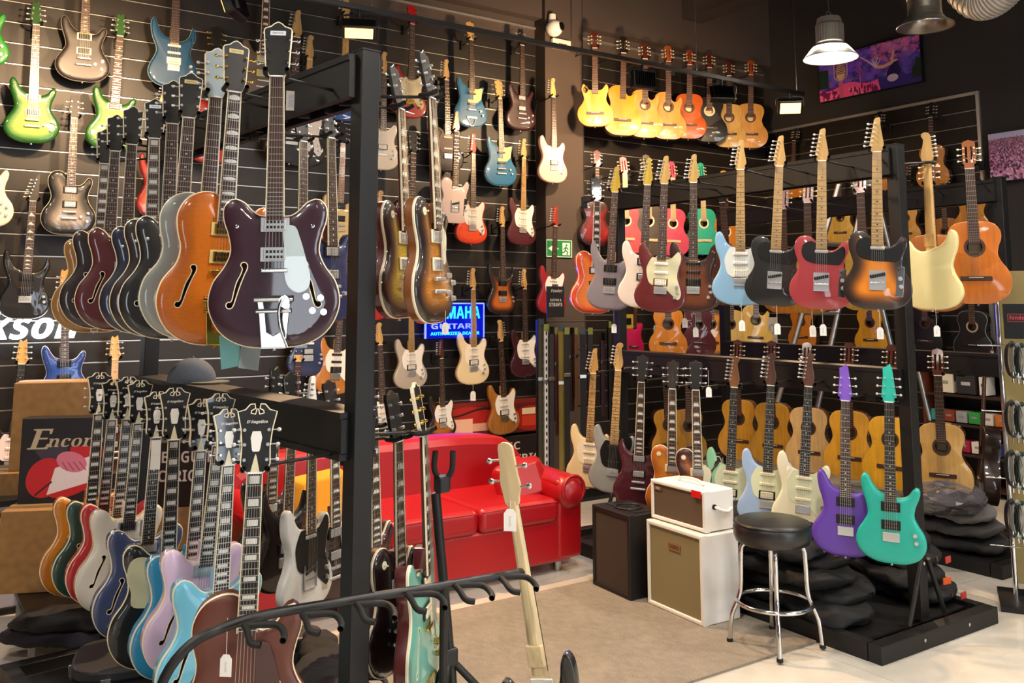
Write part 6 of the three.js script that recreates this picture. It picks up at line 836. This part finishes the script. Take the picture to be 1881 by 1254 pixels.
// ---------------------------------------------------------------- guitar straps beside the pillar
{
  const p = onV(1060, 586, 6.55), fr = thing('strap_rack', 'black wire rack of guitar straps beside the pillar', 'rack', V3(p.x, 0, -6.55)); const H = p.y;
  for (const x of [-0.42, 0.42]) mesh('upright', box(0.03, H, 0.03), BLACKM, fr, x, H / 2, -0.02); for (let k = 0; k < 4; k++) mesh('cross_wire', keep('cw', () => cyl(0.006, 0.006, 0.84, 8).clone().rotateZ(Math.PI / 2)), BLACKM, fr, 0, H - 0.02 - k * 0.25, -0.02); mesh('base', box(0.9, 0.03, 0.3), BLACKM, fr, 0, 0.015, 0);
  const L = [['olive webbing guitar strap at the left of the rack', 994, 0x3a3a24, 596, 935], ['white and black patterned guitar strap', 1003, 'p', 606, 925], ['thin grey black guitar strap beside the patterned one', 1013, 0x232026, 610, 900], ['wine red woven guitar strap', 1022, 0x5a1c24, 612, 800], ['yellow olive guitar strap hanging longest', 1031, 0x8a7c30, 606, 935], ['black leather guitar strap before the brown ones', 1041, 0x121112, 612, 870], ['dark brown leather guitar strap', 1050, 0x3a2018, 612, 755], ['tan brown striped guitar strap', 1058, 0x6a4420, 612, 750], ['black nylon guitar strap in mid rack', 1070, 0x141416, 612, 880], ['charcoal guitar strap with silver buckle', 1084, 0x1c1a1c, 612, 860], ['plum patterned guitar strap behind the cream guitar', 1107, 0x3a1c28, 622, 765], ['black guitar strap at the right of the rack', 1120, 0x101012, 600, 800]];
  L.forEach(([label, px, col, y0, y1], i) => { const a = onV(px, y0, 6.46 - (i % 3) * 0.03), b = onV(px, y1, 6.46 - (i % 3) * 0.03), h = a.y - b.y, s = thing('guitar_strap', label, 'strap', V3(a.x, a.y, a.z), (i % 4 - 1.5) * 0.25, 'guitar straps');
    const mat = col === 'p' ? M('pat', () => { const t = dataTex(32, 64, (x, y) => { const v = ((x - 16) ** 2 + ((y % 16) - 8) ** 2 < 22) || x < 4 || x > 27 ? 30 : 205; return [v, v, v]; }); t.repeat.set(1, 6); return new THREE.MeshStandardMaterial({ map: t, roughness: 0.8 }); }) : std('st', col, 0.75, 0, { map: weave });
    mesh('webbing', box(0.052, +h.toFixed(3), 0.004), mat, s, 0, -h / 2, 0); mesh('webbing', box(0.05, +(h * 0.86).toFixed(3), 0.004), mat, s, 0.006, -h * 0.43, -0.022); mesh('buckle', box(0.06, 0.03, 0.01, 0.002), NICKEL, s, 0, -h * 0.3, 0.004); mesh('header_card', box(0.05, 0.06, 0.002), i % 2 ? std('hc', 0x6f7a34, 0.6) : BLACKP, s, 0, 0.02, 0.004); });
  const q = onV(1155, 590, 6.5), b = thing('strap_pack', 'yellow and black packaged strap hanging by the magenta guitar', 'package', q); mesh('card', box(0.1, 0.13, 0.01), std('yc', 0xa08c20, 0.5), b); mesh('hook', bar(V3(0, 0.07, 0), V3(p.x + 0.42 - q.x, p.y - 0.02 - q.y, -0.07), 0.004, 6), BLACKM, b); mesh('window', box(0.07, 0.06, 0.004), BLACKP, b, -0.01, 0, 0.006);
}
// ---------------------------------------------------------------- shelf of small boxes by the right wall
{
  const u = 8.3, g = thing('display_shelf', 'dark wooden shelf unit of small boxes by the right wall', 'shelf', V3(u, 0, -4.65)), WOODD = std('shw', 0x3a2014, 0.6, 0, { map: grain });
  for (const y of [0.06, 0.34, 0.6, 0.86, 1.12]) mesh('shelf_board', box(0.36, 0.02, 0.86), WOODD, g, 0, y, 0); for (const z of [-0.44, 0.44]) mesh('side_panel', box(0.36, 1.14, 0.025), std('shs', 0x6a2c14, 0.5, 0, { map: grain }), g, 0, 0.57, z); mesh('back_panel', box(0.02, 1.14, 0.88), BLACKP, g, 0.17, 0.57, 0);
  const put = (label, z, y, w, h, col, extra) => { const b = thing('small_box', label, 'box', V3(u - 0.08, y + 0.011, -4.65 + z), 0, 'small boxes on the shelf'); mesh('carton', box(0.14, h, w, 0.002), std('sb', col, 0.6), b, 0, h / 2, 0); mesh('label', box(0.002, h * 0.18, w * 0.5), std('sbl', extra ?? 0x8a8a86, 0.5), b, -0.071, h * 0.55, 0); };
  put('cream square box with thin logo on the shelf', -0.25, 0.87, 0.17, 0.17, 0xe3d8bd, 0x9a9484); put('charcoal square box with silver logo on the shelf', -0.04, 0.87, 0.17, 0.17, 0x2c2a2e, 0xb8b6b0); put('narrow white box beside the charcoal box', 0.12, 0.87, 0.07, 0.16, 0xd8d2c4, 0x555049);
  const cols = [[0x1f8f8a, 'teal'], [0x8a3a22, 'rust'], [0x9a9a96, 'grey'], [0x2c8f3a, 'green'], [0xc9c4b4, 'ivory'], [0xb8641c, 'orange']]; cols.forEach(([c, n], i) => put(n + ' small carton on the middle shelf', -0.34 + i * 0.12, 0.61, 0.1, 0.1, c)); [[0xa01c34, 'crimson'], [0xd8d0c0, 'white'], [0x2a3a7a, 'blue']].forEach(([c, n], i) => put(n + ' small carton on the lowest shelf', -0.1 + i * 0.14, 0.35, 0.12, 0.1, c));
}
{ // cables at the far right
  ac('classic', [1824, 640], [1814, 925], 'dark mahogany acoustic guitar seen side-on beside the cables', { az: 290, top: gloss(0x2a120c), side: gloss(0x2a120c), f: 6.7 });
  const r = at(1862, 700, 5.45), c = thing('cable_rack', 'chrome wire rack of coiled cables at the right edge', 'rack', V3(r.x, 0, r.z), turn(205)); mesh('upright', cyl(0.014, 0.014, 1.95, 12), CHROME, c, -0.06, 0.975, 0); mesh('upright', cyl(0.014, 0.014, 1.95, 12), CHROME, c, 0.5, 0.975, 0); mesh('board', box(0.6, 1.8, 0.012), std('peg', 0x8a7a4a, 0.7), c, 0.24, 1.0, -0.05); mesh('base', box(0.7, 0.03, 0.4), BLACKM, c, 0.2, 0.015, 0);
  for (let j = 0; j < 4; j++) { mesh('hook', keep('hook2', () => cyl(0.004, 0.004, 0.16, 6).clone().rotateZ(Math.PI / 2)), CHROME, c, -0.1, 1.46 - j * 0.38, 0.04); for (let k = 0; k < 4; k++) { const t = thing('coiled_cable', ['black', 'silver grey', 'dark green', 'white'][k] + ' coiled cable on hook ' + ['one', 'two', 'three', 'four'][j] + ' from the top', 'cable', at(1854 + k * 9, [660, 768, 860, 950][j] + 2 * k, 5.34), turn(205) + 0.3, 'coiled cables'); t.rotation.y += k * 0.15; mesh('coil', keep('coil', () => join([0, 1, 2].map((i) => new THREE.TorusGeometry(0.05 + i * 0.004, 0.006, 6, 24).scale(0.5, 1.7, 1).translate(i * 0.006, 0, i * 0.008)))), std('cab', [0x141414, 0x8a8880, 0x16302a, 0xb8b4a8][k], 0.5), t); mesh('plug', cyl(0.006, 0.006, 0.06, 8), CHROME, t, 0.01, -0.1, 0.012); } }
  const s = at(1872, 590, 5.3), d = thing('hanging_sign', 'dark panel with red outlined lettering at the right edge', 'sign', s, turn(205)); mesh('panel', box(0.16, 0.2, 0.01), BLACKP, d); mesh('lettering', new THREE.PlaneGeometry(0.12, 0.05), flat(1, 1, (k) => { k.fillStyle = '#0c0c0c'; k.fillRect(0, 0, 256, 96); k.strokeStyle = '#b8283a'; k.lineWidth = 5; k.strokeRect(6, 6, 244, 84); k.fillStyle = '#b8283a'; k.font = 'bold 60px sans-serif'; k.fillText('fender', 22, 68); }, 256, 96), d, 0, 0.02, 0.006);
}
// ---------------------------------------------------------------- small things
{
  const p = at(352, 700, 4.2), g = thing('baseball_cap', 'grey blue baseball cap lying on the left rack beam', 'cap', p, turn(120)), den = std('den', 0x5c6374, 0.9, 0, { map: weave }); mesh('crown', new THREE.SphereGeometry(0.1, 24, 12, 0, 6.283, 0, 1.6).scale(1, 1.05, 1.15), den, g); mesh('peak', slab(smooth([[-0.085, 0], [0.085, 0], [0.08, 0.06], [0.04, 0.1], [-0.04, 0.1], [-0.08, 0.06]], 30), 0.005).rotateX(Math.PI / 2), std('den2', 0x5a5a48, 0.9), g, 0, 0.005, 0.09); mesh('button', ball(0.008, 8), den, g, 0, 0.106, 0);
  const q = at(440, 644, 3.05), l = thing('folded_leaflet', 'teal and grey folded leaflet hanging below the orange archtop', 'leaflet', q, turn(168)); const a = mesh('page', box(0.075, 0.11, 0.001), std('tl', 0x6ea6a4, 0.7), l, -0.03, 0, 0); a.rotation.set(0, 0.7, 0.12); const b = mesh('page', box(0.075, 0.11, 0.001), std('gl', 0x9aa4a6, 0.7), l, 0.034, -0.006, 0); b.rotation.set(0, -0.5, -0.1);
  const w = at(536, 185, 3.35), s = thing('warranty_card', 'white paper card hanging on the plum archtop neck', 'card', w, turn(168)); mesh('sheet', box(0.042, 0.075, 0.001), PAPER, s); mesh('print', new THREE.PlaneGeometry(0.03, 0.05), M('wpr', () => flat(1, 1, (c) => { c.fillStyle = '#efeef4'; c.fillRect(0, 0, 64, 96); c.fillStyle = '#8a86a8'; for (let y = 8; y < 90; y += 9) c.fillRect(6, y, 50 - (y % 14), 2); }, 64, 96)), s, 0, 0, 0.001);
  const t = at(286, 835, 3.9), k = thing('paper_card', 'blank white card on the slate blue archtop neck', 'card', t, turn(160)); mesh('sheet', box(0.038, 0.12, 0.001), PAPER, k); mesh('crease', box(0.036, 0.001, 0.0012), std('cre', 0xd8d6d0, 0.7), k);
  const c = onV(1396, 612, 7.2), e = thing('price_card', 'white card with printed digits beside the cutaway acoustic', 'card', c, turn(146)); mesh('sheet', box(0.66, 0.36, 0.004), PAPER, e); mesh('print', new THREE.PlaneGeometry(0.65, 0.35), flat(1, 1, (x) => { x.fillStyle = '#e9e6de'; x.fillRect(0, 0, 220, 176); x.fillStyle = '#b9b6b0'; x.font = 'bold 84px sans-serif'; x.fillText('20', 110, 96); x.fillRect(120, 120, 80, 6); x.fillRect(140, 136, 60, 6); }, 220, 176), e, 0, 0, 0.0025);
}
for (const [px, py, f, w, big] of [[1128, 603, 6.2, 'under the lavender grey guitar'], [1278, 610, 5.75, 'under the mahogany burst guitar'], [1258, 593, 5.8, 'left of the mahogany burst tag'], [1363, 598, 5.3, 'under the powder blue guitar'], [1428, 604, 5.1, 'under the black single-cut guitar'], [1493, 608, 4.95, 'under the salmon guitar, left one'], [1512, 606, 4.9, 'under the salmon guitar, right one'], [1617, 612, 4.75, 'under the sunburst single-cut guitar'], [1721, 608, 5.1, 'under the cream guitar seen from behind'], [869, 727, 8.34, 'under the cream guitar by blue sign'], [818, 603, 3.14, 'under the tobacco sunburst single-cut'], [1205, 604, 9.3, 'on the honey orange acoustic'], [1310, 612, 9.85, 'on the sunburst acoustic'], [1302, 720, 5.6, 'hanging right of the dark cherry single-cut'], [1130, 735, 6.2, 'beside the silver guitar neck'], [415, 1222, 2.75, 'on the chestnut brown archtop']]) priceTag(px, py, f, 'white paper price tag ' + w, 0.034 * (f > 6.5 ? 1.4 : f < 3.2 && f > 3 ? 0.65 : 1), 0.06 * (f > 6.5 ? 1.4 : f < 3.2 && f > 3 ? 0.65 : 1), f < 3.2 && f > 3 ? 0.04 : 0.1, 185);
priceTag(937, 955, 3.12, 'large white paper price tag on the bass guitar neck', 0.042, 0.07, 0.03, 190);
scene.traverse((o) => { if (o.isMesh) { o.castShadow = true; o.receiveShadow = true; } });
if (globalThis.DEBUGG) for (const m of made) console.log(m.s.toFixed(2), m.d.toFixed(2), m.o.s);
renderer.render(scene, camera);
